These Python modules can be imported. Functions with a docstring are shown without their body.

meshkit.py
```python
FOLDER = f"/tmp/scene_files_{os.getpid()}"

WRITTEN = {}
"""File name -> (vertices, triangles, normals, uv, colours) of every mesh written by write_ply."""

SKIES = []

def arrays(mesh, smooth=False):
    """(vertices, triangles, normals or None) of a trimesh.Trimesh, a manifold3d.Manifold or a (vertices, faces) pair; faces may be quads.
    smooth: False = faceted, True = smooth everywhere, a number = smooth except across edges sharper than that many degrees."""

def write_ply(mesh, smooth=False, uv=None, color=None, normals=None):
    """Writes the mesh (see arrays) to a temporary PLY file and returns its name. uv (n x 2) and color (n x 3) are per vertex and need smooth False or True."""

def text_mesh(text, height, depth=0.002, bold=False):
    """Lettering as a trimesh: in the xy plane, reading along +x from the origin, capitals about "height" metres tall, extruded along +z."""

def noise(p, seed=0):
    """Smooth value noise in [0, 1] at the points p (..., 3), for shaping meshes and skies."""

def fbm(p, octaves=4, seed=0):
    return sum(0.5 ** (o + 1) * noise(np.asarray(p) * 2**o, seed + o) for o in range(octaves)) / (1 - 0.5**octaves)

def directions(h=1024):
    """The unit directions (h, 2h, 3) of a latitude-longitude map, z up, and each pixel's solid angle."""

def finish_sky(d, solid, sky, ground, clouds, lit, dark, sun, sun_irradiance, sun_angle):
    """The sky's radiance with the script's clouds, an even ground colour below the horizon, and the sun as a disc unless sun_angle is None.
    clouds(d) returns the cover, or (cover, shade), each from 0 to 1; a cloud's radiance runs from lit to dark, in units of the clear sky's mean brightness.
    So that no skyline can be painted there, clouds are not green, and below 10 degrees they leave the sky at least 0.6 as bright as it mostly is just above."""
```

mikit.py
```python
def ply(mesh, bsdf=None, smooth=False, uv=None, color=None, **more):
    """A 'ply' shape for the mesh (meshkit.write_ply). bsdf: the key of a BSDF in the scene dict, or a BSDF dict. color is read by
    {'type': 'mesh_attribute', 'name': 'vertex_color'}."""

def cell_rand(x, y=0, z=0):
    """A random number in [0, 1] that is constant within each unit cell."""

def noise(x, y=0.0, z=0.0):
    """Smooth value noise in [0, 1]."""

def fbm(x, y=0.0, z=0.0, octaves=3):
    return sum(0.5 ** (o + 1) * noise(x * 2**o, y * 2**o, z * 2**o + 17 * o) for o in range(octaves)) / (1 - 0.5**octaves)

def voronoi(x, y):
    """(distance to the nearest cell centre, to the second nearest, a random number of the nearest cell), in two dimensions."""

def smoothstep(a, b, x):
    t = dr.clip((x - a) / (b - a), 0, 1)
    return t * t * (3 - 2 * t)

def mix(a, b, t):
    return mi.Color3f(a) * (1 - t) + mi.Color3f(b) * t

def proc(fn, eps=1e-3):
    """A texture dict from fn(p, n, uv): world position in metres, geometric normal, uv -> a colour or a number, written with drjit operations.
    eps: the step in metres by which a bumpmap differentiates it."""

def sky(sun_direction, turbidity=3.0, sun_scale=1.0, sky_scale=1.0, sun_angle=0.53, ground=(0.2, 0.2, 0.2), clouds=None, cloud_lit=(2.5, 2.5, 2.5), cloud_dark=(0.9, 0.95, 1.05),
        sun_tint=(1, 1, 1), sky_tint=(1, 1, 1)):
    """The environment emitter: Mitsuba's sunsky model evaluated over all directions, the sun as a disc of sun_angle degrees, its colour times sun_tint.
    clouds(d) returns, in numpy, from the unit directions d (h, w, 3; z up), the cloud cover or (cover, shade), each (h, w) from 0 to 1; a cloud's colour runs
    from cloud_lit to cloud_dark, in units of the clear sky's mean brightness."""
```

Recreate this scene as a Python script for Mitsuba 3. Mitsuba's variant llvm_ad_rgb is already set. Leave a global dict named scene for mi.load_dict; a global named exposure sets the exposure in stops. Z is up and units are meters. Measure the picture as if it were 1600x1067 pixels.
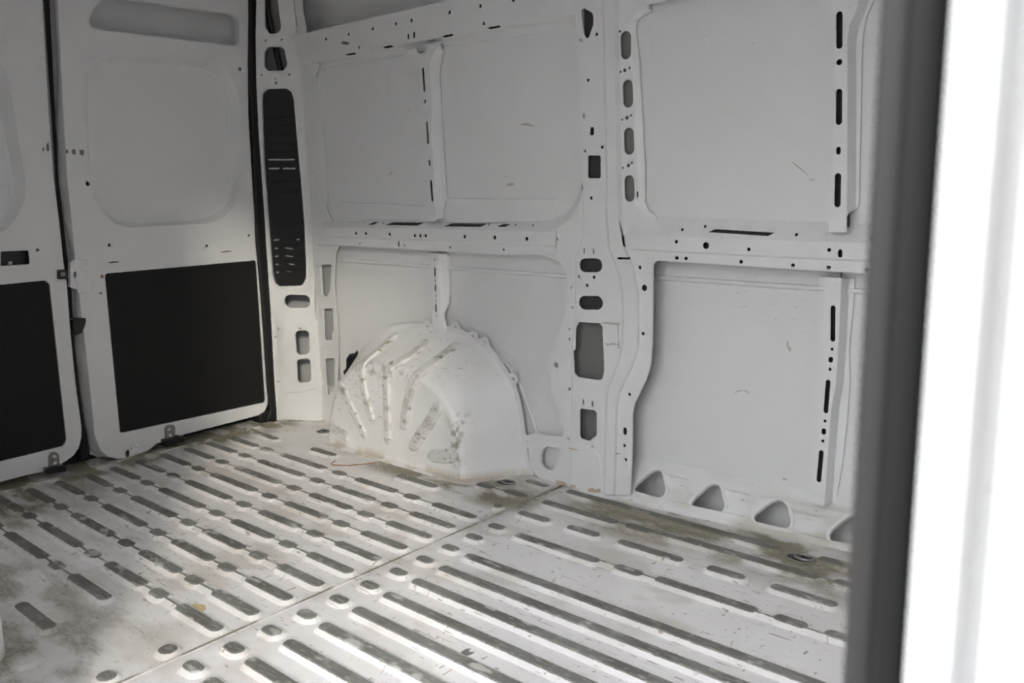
"""Empty cargo hold of a white panel van, seen through its side door: ribbed floor, bare steel side wall, wheel arch, two rear doors."""
import math
import numpy as np, trimesh, shapely, drjit as dr, mitsuba as mi, mikit
from shapely import Polygon, LineString, Point, MultiPolygon, box, unary_union
from scipy.spatial import cKDTree
P = Polygon
from mikit import noise, fbm, smoothstep, mix

T = mi.ScalarTransform4f
scene, labels = {}, {}
rng = np.random.default_rng(7)

# ------------------------------------------------------------------ camera, sky, exposure
FWD, UP = np.array([-0.64609, 0.74134, -0.18161]), np.array([-0.10553, 0.14890, 0.98321])
EYE = np.array([0.0, 0.0, 1.0])
scene['camera'] = {'type': 'thinlens', 'to_world': T().look_at(origin=EYE.tolist(), target=(EYE + FWD).tolist(), up=UP.tolist()),
                   'fov': 2 * math.degrees(math.atan(800 / 1347.04)), 'fov_axis': 'x', 'aperture_radius': 0.0026, 'focus_distance': 2.55, 'near_clip': 0.05}
# an overcast sky, three times as bright overhead as at the skyline, with the hazy low sun towards the front right
scene['sky'] = mikit.sky((0.72, -0.60, 0.345), turbidity=4.0, sun_scale=0.07, sun_angle=6.0, sun_tint=(0.78, 1.0, 1.46), clouds=lambda d: (np.ones(d.shape[:2]), 1 - (1 + 2 * d[..., 2]) / 3),
                         cloud_lit=(3.0, 3.04, 3.10), cloud_dark=(0.02, 0.02, 0.02), ground=(0.14, 0.14, 0.14))
exposure = 4.85

# ------------------------------------------------------------------ measures of the van, metres; x runs to the front, y across to the far side, z up, the floor at 0
REAR, DOOR, SEAM, MID = -3.13, -3.185, -1.683, 1.28
SKIN_UP, SKIN_LOW, SKIN_REAR = 2.196, 2.25, 2.222    # outer skin of the far side: above the waist, below it, below it at the rear
TOP = 1.93


# ------------------------------------------------------------------ materials
def two(b): return {'type': 'twosided', 'bsdf': b}
def plain(c, r=0.5, spec=0.5, **k): return two({'type': 'principled', 'base_color': {'type': 'rgb', 'value': list(c)}, 'roughness': r, 'specular': spec, **k})
def textured(fn, r=0.45, spec=0.5, **k): return two({'type': 'principled', 'base_color': mikit.proc(fn), 'roughness': r, 'specular': spec, **k})

WHITE = (0.63, 0.63, 0.634)
def scuffs(p):
    a = noise(p.x * 60 + p.z * 45, p.y * 60, p.z * 230 - p.x * 60)
    b = noise(p.x * 150, p.y * 150, p.z * 150 + 9)
    where = smoothstep(0.54, 0.68, fbm(p.x * 2.3 + 4, p.y * 2.3, p.z * 2.9, octaves=2))
    return dr.maximum(smoothstep(0.90, 0.95, a), smoothstep(0.94, 0.975, b)) * where
def paint_fn(p, n, uv):
    c = mix(WHITE, (0.575, 0.57, 0.56), smoothstep(0.35, 0.85, fbm(p.x * 2.1, p.y * 2.1, p.z * 2.1)) * 0.6)
    return mix(c, (0.30, 0.28, 0.25), scuffs(p) * 0.55)
def floor_dirt(x, y):
    wall = smoothstep(1.84, 2.10, y) * smoothstep(-1.72, -1.45, x)
    rear = 1.3 * smoothstep(-2.96, -3.12, x)
    arch = smoothstep(1.84, 1.94, y) * smoothstep(-2.75, -2.2, x) * (1 - smoothstep(-1.72, -1.55, x)) * (1 - 0.6 * smoothstep(2.0, 2.1, y))
    near = 0.75 * (1 - smoothstep(0.62, 0.98, y)) * (1 - smoothstep(-1.85, -1.68, x))
    corner = 1.1 * (1 - smoothstep(0.85, 1.5, y)) * smoothstep(-2.6, -3.0, x)
    seam = 0.9 * dr.exp(-dr.abs(x - SEAM) * 42) * (0.5 + 0.5 * smoothstep(1.6, 2.05, y))
    m = dr.maximum(dr.maximum(dr.maximum(wall, rear), dr.maximum(arch, near)), dr.maximum(corner, seam))
    g = smoothstep(0.34, 0.66, fbm(x * 9, y * 17, 3.0, octaves=5))
    fine = smoothstep(0.35, 0.75, noise(x * 90, y * 210, 1.0))
    return dr.clip(m * (0.24 + 0.72 * g + 0.30 * fine * g), 0, 1), smoothstep(0.56, 0.74, fbm(x * 5 + 7, y * 9.0, 1.0, octaves=5))
def floor_fn(p, n, uv):
    d, patch = floor_dirt(p.x, p.y)
    c = mix((0.70, 0.685, 0.68), (0.55, 0.53, 0.51), smoothstep(0.3, 0.9, fbm(p.x * 6, p.y * 6, 2.0, octaves=4)) * 0.40)
    c = mix(c, (0.42, 0.375, 0.31), patch * 0.38)
    c = mix(c, (0.17, 0.155, 0.105), d * 0.92)
    fine = smoothstep(0.86, 0.94, noise(p.x * 26, p.y * 240, 5.0)) * smoothstep(0.42, 0.6, fbm(p.x * 3, p.y * 3, 8.0))
    cross = smoothstep(0.90, 0.95, noise(p.x * 150 + p.y * 60, p.y * 30 - p.x * 12, 7.0)) * smoothstep(0.5, 0.65, fbm(p.x * 4, p.y * 4, 3.0))
    spots = smoothstep(0.94, 0.975, noise(p.x * 85, p.y * 85, 2.0))
    rust = smoothstep(0.972, 0.985, noise(p.x * 42, p.y * 42, 12.0))
    joint = (1 - smoothstep(0.0025, 0.0065, dr.abs(p.x - SEAM + 0.002))) * smoothstep(0.30, 0.62, fbm(p.x * 20, p.y * 20, 4.0))
    c = mix(c, (0.16, 0.145, 0.10), joint * 0.85)
    c = mix(c, (0.26, 0.24, 0.21), dr.maximum(fine, cross) * 0.7)
    c = mix(c, (0.17, 0.15, 0.12), spots * 0.7)
    return mix(c, (0.27, 0.19, 0.11), rust * 0.7)
def rib_fn(p, n, uv):
    c = floor_fn(p, n, uv)
    worn = smoothstep(0.0074, 0.0086, p.z + 0.0006 * (noise(p.x * 160, p.y * 160, 3.0) - 0.5))
    left = smoothstep(0.64, 0.78, fbm(p.x * 14, p.y * 30, 6.0, octaves=4))
    top = mix((0.190, 0.188, 0.178), (0.125, 0.121, 0.110), smoothstep(0.3, 0.7, fbm(p.x * 9, p.y * 9, 4.0)))
    top = mix(top, (0.50, 0.49, 0.47), left * 0.75)
    top = mix(top, (0.33, 0.32, 0.29), smoothstep(0.62, 0.9, noise(p.x * 50, p.y * 300, 9.0)) * 0.5)
    d, _ = floor_dirt(p.x, p.y)
    return mix(c, mix(top, (0.11, 0.105, 0.075), d * 0.6), worn)
def arch_fn(p, n, uv):
    c = mix((0.69, 0.686, 0.686), (0.60, 0.59, 0.57), smoothstep(0.35, 0.8, fbm(p.x * 7, p.y * 7, p.z * 7)) * 0.4)
    streak = smoothstep(0.80, 0.92, noise(p.x * 90, p.y * 40, p.z * 190)) * smoothstep(0.46, 0.64, fbm(p.x * 5 + 3, p.y * 5, p.z * 5))
    c = mix(c, (0.27, 0.25, 0.20), streak * 0.75)
    edge = dr.exp(-dr.square((p.x + 2.005) / 0.026)) * smoothstep(0.03, 0.07, p.z) * (1 - smoothstep(0.18, 0.26, p.z))
    crest = dr.exp(-dr.square((p.z - 0.335) / 0.03)) * (1 - smoothstep(-2.25, -2.05, p.x)) * 0.7
    s = dr.maximum(edge, crest) * smoothstep(0.44, 0.74, fbm(p.x * 80, p.y * 45, p.z * 50, octaves=5))
    c = mix(c, (0.20, 0.185, 0.13), s * 0.9)
    low = (1 - smoothstep(0.0, 0.035, p.z)) * smoothstep(0.4, 0.65, fbm(p.x * 14, p.y * 14, 2.0, octaves=4))
    return mix(c, (0.40, 0.34, 0.27), low * 0.7)
def bead_fn(p, n, uv):
    c = arch_fn(p, n, uv)
    worn = smoothstep(0.46, 0.70, fbm(p.x * 20, p.y * 20, p.z * 30, octaves=4))
    c = mix(c, (0.43, 0.42, 0.395), 0.30 + worn * 0.6)
    return mix(c, (0.20, 0.19, 0.14), smoothstep(0.60, 0.72, fbm(p.x * 40 + 5, p.y * 40, p.z * 60, octaves=5)) * 0.9)
def sill_fn(p, n, uv):
    c = paint_fn(p, n, uv)
    g = smoothstep(0.30, 0.72, fbm(p.x * 8, p.z * 20, 1.0)) * (1 - 0.75 * smoothstep(0.02, 0.13, p.z))
    dots = smoothstep(0.93, 0.97, noise(p.x * 95, p.y * 95, p.z * 95))
    return mix(mix(c, (0.36, 0.34, 0.26), g * 0.65), (0.12, 0.11, 0.10), dots * 0.8)
def ground_fn(p, n, uv): return mix((0.20, 0.195, 0.19), (0.14, 0.138, 0.13), fbm(p.x * 3, p.y * 3, 0.0))

scene['paint'] = textured(paint_fn, 0.38, 0.45)
scene['skin_paint'] = textured(paint_fn, 0.45, 0.35)
scene['floor_paint'] = textured(floor_fn, 0.55, 0.35)
scene['rib_paint'] = textured(rib_fn, 0.55, 0.35)
scene['arch_paint'] = textured(arch_fn, 0.42, 0.45)
scene['bead_paint'] = textured(bead_fn, 0.45, 0.4)
scene['sill_paint'] = textured(sill_fn, 0.45, 0.4)
scene['ground_paving'] = textured(ground_fn, 0.9, 0.2)
scene['hardboard'] = plain((0.011, 0.011, 0.0115), 0.68, 0.22)
scene['black_plastic'] = plain((0.012, 0.012, 0.013), 0.32, 0.45)
scene['rubber'] = plain((0.009, 0.009, 0.009), 0.6, 0.3)
scene['grey_rubber'] = plain((0.032, 0.0305, 0.0305), 0.55, 0.35)
scene['steel'] = plain((0.22, 0.215, 0.21), 0.42, 0.6, metallic=0.4)
scene['bright_steel'] = plain((0.62, 0.61, 0.59), 0.3, 0.6, metallic=0.6)
scene['dark_steel'] = plain((0.03, 0.03, 0.024), 0.5, 0.5)
scene['slit_grey'] = plain((0.42, 0.42, 0.42), 0.4)
scene['smudge'] = plain((0.17, 0.15, 0.13), 0.7, 0.2)
scene['rust'] = plain((0.24, 0.13, 0.07), 0.8, 0.2)
scene['column_grey'] = plain((0.34, 0.34, 0.345), 0.5, 0.3)
scene['scratch_grey'] = plain((0.42, 0.395, 0.365), 0.6, 0.3)
scene['foot_dirt'] = plain((0.42, 0.35, 0.27), 0.7, 0.2)
scene['tape'] = plain((0.50, 0.40, 0.22), 0.6, 0.3)


# ------------------------------------------------------------------ scene entries
def numbered(key):
    if key not in scene: return key
    k = 1
    while f'{key}_{k:03d}' in scene: k += 1
    return f'{key}_{k:03d}'
def put(name, mesh, bsdf, parent=None, smooth=40, label=None):
    key = numbered(parent + '__' + name if parent else name)
    scene[key] = mikit.ply(mesh, bsdf, smooth=smooth)
    if label: labels[key] = {'label': label}
    return key
def thing(key, label, cat, group=None):
    labels[key] = {'label': label, 'category': cat, **({'group': group} if group else {})}
    return key
def structure(key, label=None): labels[key] = {'kind': 'structure', **({'label': label} if label else {})}; return key


# ------------------------------------------------------------------ mesh helpers
def bx(x0, x1, y0, y1, z0, z1):
    m = trimesh.creation.box((x1 - x0, y1 - y0, z1 - z0)); m.apply_translation(((x0 + x1) / 2, (y0 + y1) / 2, (z0 + z1) / 2)); return m
def join(*ms): return trimesh.util.concatenate(list(ms))
def polys(g): return [p for p in getattr(g, 'geoms', [g]) if p.geom_type == 'Polygon' and p.area > 1e-9]
def rnd(p, r): p = p.buffer(-r, quad_segs=5).buffer(2 * r, quad_segs=5).buffer(-r, quad_segs=5); return p
def tris(poly):
    out = []
    for q in polys(poly):
        for t in shapely.constrained_delaunay_triangles(q).geoms:
            c = np.array(t.exterior.coords)[:3]
            if (c[1, 0] - c[0, 0]) * (c[2, 1] - c[0, 1]) - (c[2, 0] - c[0, 0]) * (c[1, 1] - c[0, 1]) < 0: c = c[::-1]
            out.append(c)
    return np.array(out).reshape(-1, 3, 2)
def wall_frame(u, v, d): return np.stack([u, d, v], -1)
def door_frame(u, v, d): return np.stack([d, u, v], -1)
CA, CB = np.array([-3.18, 2.066]), np.array([-3.01, 2.195])
CE = (CB - CA) / np.linalg.norm(CB - CA); CN = np.array([CE[1], -CE[0]])
def corner_frame(u, v, d): return np.stack([CA[0] + CE[0] * u + CN[0] * d, CA[1] + CE[1] * u + CN[1] * d, v], -1)
def sheet(outline, cores, holes=(), lip=0.012, hole_lip=0.007, frame=wall_frame, away=1.0):
    """A pressed steel sheet: flat faces (polygon, depth), sloping in between; lines among the cores only fix the depth of an edge. Openings and rim get turned-back lips."""
    if not outline.is_valid: outline = outline.buffer(0)
    cut = unary_union(list(holes)) if len(holes) else Polygon()
    geoms, depths, pieces = [g for g, _ in cores], np.array([d for _, d in cores], float), []
    def depth(uv):
        dist = np.stack([shapely.distance(shapely.points(uv), g) for g in geoms], 1)
        if len(geoms) == 1: return np.full(len(uv), depths[0])
        o = np.argsort(dist, 1)[:, :2]; r = np.arange(len(uv))
        d1, d2 = dist[r, o[:, 0]], dist[r, o[:, 1]]
        w = np.where(d1 < 1e-7, 0, d1 / np.maximum(d1 + d2, 1e-9))
        return depths[o[:, 0]] * (1 - w) + depths[o[:, 1]] * w
    left = outline
    for g, d in cores:
        if g.geom_type in ('Polygon', 'MultiPolygon'):
            c = g.intersection(left)
            left = left.difference(g)
            t = tris(c.difference(cut))
            pieces.append((t.reshape(-1, 2), np.full(t.shape[0] * 3, d)))
    t = tris(left.difference(cut)).reshape(-1, 2)
    if len(t): pieces.append((t, depth(t)))
    uv, d = np.vstack([p for p, _ in pieces]), np.concatenate([q for _, q in pieces])
    front = trimesh.Trimesh(frame(uv[:, 0], uv[:, 1], d), np.arange(len(uv)).reshape(-1, 3), process=False)
    front.merge_vertices(digits_vertex=5)
    out = [front]
    body = outline.difference(cut)
    for q in polys(body):
        for k, ring in enumerate([q.exterior, *q.interiors]):
            c = np.array(ring.coords); dd = depth(c); l = lip if k == 0 else hole_lip
            n = len(c); a, b = frame(c[:, 0], c[:, 1], dd), frame(c[:, 0], c[:, 1], dd + away * l)
            i = np.arange(n - 1)
            f = np.vstack([np.stack([i, i + 1, i + 1 + n], 1), np.stack([i, i + 1 + n, i + n], 1)])
            out.append(trimesh.Trimesh(np.vstack([a, b]), f, process=False))
    return join(*out)
def dot(c, r, seg=3): return Point(c).buffer(r * 1.2, quad_segs=seg)
def dots(pts, r, seg=3): return [dot(c, r, seg) for c in pts]
def slot(a, b, w): return LineString([a, b]).buffer(w / 2, quad_segs=4)
def sq(c, w, h=None): h = h or w; return box(c[0] - w / 2, c[1] - h / 2, c[0] + w / 2, c[1] + h / 2)
def plate(poly, d0, d1, frame, bevel=0.0):
    """A flat plate between two depths, d1 the visible side."""
    m = []; poly = poly if poly.is_valid else poly.buffer(0)
    for q in polys(poly):
        t = tris(q.buffer(-bevel) if bevel else q); uv = t.reshape(-1, 2)
        m.append(trimesh.Trimesh(frame(uv[:, 0], uv[:, 1], np.full(len(uv), d1)), np.arange(len(uv)).reshape(-1, 3)))
        if bevel:
            s = math.copysign(bevel, d0 - d1)
            t = tris(q.difference(q.buffer(-bevel))).reshape(-1, 2); e = shapely.distance(shapely.points(t), q.exterior) < 1e-7
            m.append(trimesh.Trimesh(frame(t[:, 0], t[:, 1], np.where(e, d1 + s, d1)), np.arange(len(t)).reshape(-1, 3)))
        else: s = 0
        c = np.array(q.exterior.coords); n = len(c); i = np.arange(n - 1)
        v = np.vstack([frame(c[:, 0], c[:, 1], np.full(n, d1 + s)), frame(c[:, 0], c[:, 1], np.full(n, d0))])
        m.append(trimesh.Trimesh(v, np.vstack([np.stack([i, i + 1, i + 1 + n], 1), np.stack([i, i + 1 + n, i + n], 1)])))
    return join(*m)
def tube(pts, r, sides=8):
    p = np.asarray(pts, float); out = []
    t = np.gradient(p, axis=0); t /= np.linalg.norm(t, axis=1, keepdims=True)
    a = np.cross(t, np.where(np.abs(t[:, 2:]) < 0.9, [0, 0, 1.0], [1.0, 0, 0])); a /= np.linalg.norm(a, axis=1, keepdims=True); b = np.cross(t, a)
    ang = np.arange(sides) * 2 * np.pi / sides
    v = p[:, None] + r * (np.cos(ang)[None, :, None] * a[:, None] + np.sin(ang)[None, :, None] * b[:, None])
    i, j = np.meshgrid(np.arange(len(p) - 1), np.arange(sides), indexing='ij')
    q = np.stack([i * sides + j, i * sides + (j + 1) % sides, (i + 1) * sides + (j + 1) % sides, (i + 1) * sides + j], -1).reshape(-1, 4)
    f = np.vstack([q[:, [0, 1, 2]], q[:, [0, 2, 3]]]); n = len(p) * sides
    caps = [[n, (k + 1) % sides, k] for k in range(sides)] + [[n + 1, n - sides + k, n - sides + (k + 1) % sides] for k in range(sides)]
    return trimesh.Trimesh(np.vstack([v.reshape(-1, 3), p[:1], p[-1:]]), np.vstack([f, caps]), process=False)
def extrude_z(profile, z0, z1):
    """A closed (x, y) outline as an upright bar."""
    m = trimesh.creation.extrude_polygon(Polygon(profile), z1 - z0, engine='earcut'); m.apply_translation((0, 0, z0)); return m
def prism_x(profile, x0, x1):
    """A closed (y, z) outline as a bar along the van."""
    m = trimesh.creation.extrude_polygon(Polygon(profile), x1 - x0, engine='earcut')
    m.apply_transform(np.array([[0, 0, 1, x0], [1, 0, 0, 0], [0, 1, 0, 0], [0, 0, 0, 1.0]])); return m


# ================================================================== the shell
structure('ground'); put('ground', bx(-14, 14, -14, 14, -0.75, -0.55), 'ground_paving', smooth=False)

# floor with its pressed-in ribs
FLOOR_EDGE = [(REAR, 0.30), (-0.10, 0.30), (0.30, 0.30), (0.30, 2.26), (REAR, 2.26)]
structure('floor', 'white painted steel floor with raised ribs, worn and dirty')
def slab(pts, z0, z1):
    m = trimesh.creation.extrude_polygon(Polygon(pts), z1 - z0, engine='earcut'); m.apply_translation((0, 0, z0)); return m
put('panel', slab([(REAR, 0.36), (SEAM - 0.002, 0.36), (SEAM - 0.002, 2.20), (REAR, 2.24)], -0.03, 0.0), 'floor_paint', 'floor', False)
put('panel', slab([(SEAM + 0.002, 0.36), (0.30, 0.36), (0.30, 2.36), (-0.758, 2.250), (-1.614, 2.165), (SEAM + 0.002, 2.20)], -0.03, 0.0), 'floor_paint', 'floor', False)
put('subframe', slab([(REAR - 0.16, 0.36), (0.30, 0.36), (0.30, 2.10), (REAR - 0.16, 2.10)], -0.10, -0.031), 'floor_paint', 'floor', False)
put('threshold', bx(REAR - 0.15, REAR - 0.004, 0.42, 2.12, -0.03, -0.006), 'floor_paint', 'floor', False, 'grimy threshold strip below the rear doors')
put('threshold_lip', prism_x([(0.42, 0.0), (2.085, 0.0), (2.085, 0.004), (0.42, 0.004)], REAR - 0.004, REAR + 0.008), 'floor_paint', 'floor', False)
put('seam_strip', prism_x([(0.40, 0), (2.12, 0), (2.12, 0.0015), (0.40, 0.0015)], SEAM - 0.006, SEAM + 0.004), 'floor_paint', 'floor', False, 'raised seam across the floor, filled with dirt')

def rib_mesh(x0, x1, y, top=0.026, h=0.0105, slope=0.015, seg=4):
    base = LineString([(x0 + top / 2, y), (x1 - top / 2, y)]).buffer(top / 2, quad_segs=seg) if x1 - x0 > top + 1e-4 else Point((x0 + x1) / 2, y).buffer(top / 2, quad_segs=seg)
    c = np.array(base.exterior.coords)[:-1]
    ctr = np.column_stack([np.clip(c[:, 0], x0 + top / 2, x1 - top / 2), np.full(len(c), y)])
    o = ctr + (c - ctr) * (1 + 2 * slope / top)
    n = len(c); i = np.arange(n); j = (i + 1) % n
    v = np.vstack([np.c_[o, np.zeros(n)], np.c_[ctr + (c - ctr) * 1.08, np.full(n, h - 0.0012)], np.c_[c, np.full(n, h)], [[(x0 + x1) / 2, y, h]]])
    f = []
    for k in (0, n): f += [np.stack([k + i, k + j, k + n + j], 1), np.stack([k + i, k + n + j, k + n + i], 1)]
    f.append(np.stack([2 * n + i, 2 * n + j, np.full(n, 3 * n)], 1))
    m = trimesh.Trimesh(v, np.vstack(f), process=False); m.fix_normals(); return m
def rib(x0, x1, y, **k): put('rib', rib_mesh(x0, x1, y, **k), 'rib_paint', 'floor', 45)
def link(x0, x1, y): put('link_ridge', rib_mesh(x0, x1, y, top=0.006, h=0.0085, slope=0.017, seg=2), 'rib_paint', 'floor', 45)

LONGS, BUMPS = [(-3.070, -2.872), (-2.712, -2.440), (-2.268, -2.062), (-1.888, -1.706)], [-2.806, -2.361, -1.988]
for k in range(11):                                    # eleven interrupted rows on the rear floor panel
    y = 1.776 - 0.0947 * k
    stop = -1.70 if k < 10 else -2.06
    longs, bumps = [a for a in LONGS if a[1] <= stop + 0.02], [b for b in BUMPS if b < stop]
    for a, b in longs: rib(a, b, y)
    for b in bumps: rib(b - 0.031, b + 0.031, y, top=0.028)
    ends = sorted([*longs, *[(b - 0.031, b + 0.031) for b in bumps]])
    for a, b in zip(ends, ends[1:]): link(a[1] - 0.004, b[0] + 0.004, y)
for a, b, y in [(-3.054, -2.893, 1.882), (-2.677, -2.537, 1.892), (-2.182, -1.993, 1.889), (-1.904, -1.837, 1.998), (-1.787, -1.700, 2.005), (-1.795, -1.705, 2.124), (-2.206, -2.020, 0.680), (-2.68, -2.54, 0.675), (-1.725, -1.688 - 0.02, 1.889)]: rib(a, b, y)
link(-1.841, -1.783, 2.001)
put('dimple', rib_mesh(-1.965, -1.900, 0.588, top=0.04, h=0.006), 'rib_paint', 'floor', 45)
for y in (0.806, 0.672): put('dimple', rib_mesh(-1.737, -1.700, y, top=0.032), 'rib_paint', 'floor', 45)
for k in range(11):                                    # one short bump and one long rib per row on the front floor panel
    y = 0.806 + 0.0958 * k
    rib(-1.636, -1.584, y, top=0.027)
for k in range(13):
    y = 0.704 + 0.0958 * k - 0.0958
    if k < 11: rib(-1.543, 0.10, y)
rib(-1.527, -1.243, 1.757); rib(-1.190, -1.111, 1.762); rib(-1.070, -0.802, 1.768); rib(-0.757, -0.683, 1.772); rib(-0.640, -0.20, 1.776)
for a, b in [(-1.247, -1.186), (-1.115, -1.066), (-0.806, -0.753), (-0.687, -0.636)]: link(a, b, 1.765)
for a, b in [(-1.630, -1.517), (-1.446, -1.340), (-1.272, -1.073), (-1.000, -0.900), (-0.828, -0.668), (-0.58, -0.47)]: rib(a, b, 1.891 + 0.022 * (a + 1.63) / 0.9)
rib(-1.630, -1.352, 2.006); rib(-1.319, -1.234, 2.010); rib(-1.204, -0.759, 2.024); rib(-0.717, -0.30, 2.033)
for a, b in [(-1.356, -1.315), (-1.238, -1.200), (-0.763, -0.713)]: link(a, b, 2.012 if a < -1 else 2.03)
rib(-1.626, -0.910, 2.128, top=0.026); rib(-0.798, -0.40, 2.139, top=0.026)

# tie-down rings let into the floor
def ring_thing(x, y, ang, label):
    k = thing(numbered('tie_down_ring'), label, 'tie-down ring', 'tie-down rings in the floor')
    e = np.linspace(0, 2 * np.pi, 25)[:-1]
    cup = [(math.cos(t) * 0.042, math.sin(t) * 0.026) for t in e]
    R = np.array([[math.cos(ang), -math.sin(ang)], [math.sin(ang), math.cos(ang)]])
    mv = lambda c: [tuple(R @ np.array(q) + [x, y]) for q in c]
    rim = Polygon(mv(cup)).difference(Polygon(mv([(a * 0.86, b * 0.80) for a, b in cup])))
    flat = lambda u, v, d: np.stack([u, v, d], -1)
    put('bowl', plate(Polygon(mv(cup)), 0.0, 0.0015, flat), 'dark_steel', k, 30)
    put('rim', sheet(rim, [(rim, 0.004)], lip=0.004, hole_lip=0.003, frame=flat, away=-1), 'floor_paint', k, 30)
    loop = [(*(R @ np.array([math.cos(t) * 0.026 + 0.010, math.sin(t) * 0.015]) + [x, y]), 0.008) for t in np.linspace(0, 2 * np.pi, 20)]
    put('loop', tube(loop, 0.0035, 6), 'steel', k, 60)
    put('anchor', trimesh.Trimesh(*(lambda m: (m.vertices, m.faces))(bx(x - 0.016, x + 0.004, y - 0.010, y + 0.010, 0.0, 0.010))), 'dark_steel', k, False)
ring_thing(-2.842, 2.068, 0.1, 'dark tie-down ring in the floor behind the wheel arch, near the rear corner')
ring_thing(-1.846, 2.072, 0.1, 'tie-down ring in the floor at the front foot of the wheel arch')
ring_thing(-0.841, 2.116, 0.05, 'grimy dark tie-down ring in the floor by the triangular sill openings')

# far side: the outer skin seen in the bays, each bay a panel
structure('wall_left', 'far side wall of bare white painted steel')
def skin(x0, x1, z0, z1, y): put('panel', bx(x0, x1, y, y + 0.004, z0, z1), 'skin_paint', 'wall_left', False)
for a, b in [(-3.10, -2.262), (-2.258, -1.602), (-1.598, -0.812), (-0.808, 0.30)]: skin(a, b, 0.835, 1.50, SKIN_UP)
for a, b in [(-3.10, -2.282), (-2.278, -1.600)]: skin(a, b, -0.12, 0.852, SKIN_REAR)
for a, b in [(-1.596, -0.822), (-0.818, 0.30)]: skin(a, b, 0.122, 0.852, SKIN_LOW)
for a, b in [(-3.18, -1.702), (-1.698, 0.30)]: skin(a, b, 1.46, TOP, 2.285)
for pts in ([(-2.7918, 0.9335), (-2.3088, 0.9225), (-2.3118, 0.8649), (-2.7972, 0.8701)], [(-2.2058, 0.9476), (-1.7135, 0.9448), (-1.7065, 0.8742), (-2.2096, 0.8619)]):
    put('reinforcement_strip', plate(Polygon(pts), SKIN_UP, 2.190, wall_frame, 0.002), 'paint', 'wall_left', False)
rim = np.array([(x, 2.221, z) for x, z in [(-2.0819, 0.4367), (-2.0389, 0.4205), (-1.9615, 0.3697), (-1.9037, 0.3086), (-1.8619, 0.2233), (-1.8314, 0.1551), (-1.8235, 0.1152)]])
put('arch_edge', tube(rim, 0.006, 8), 'skin_paint', 'wall_left', 60)
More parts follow.
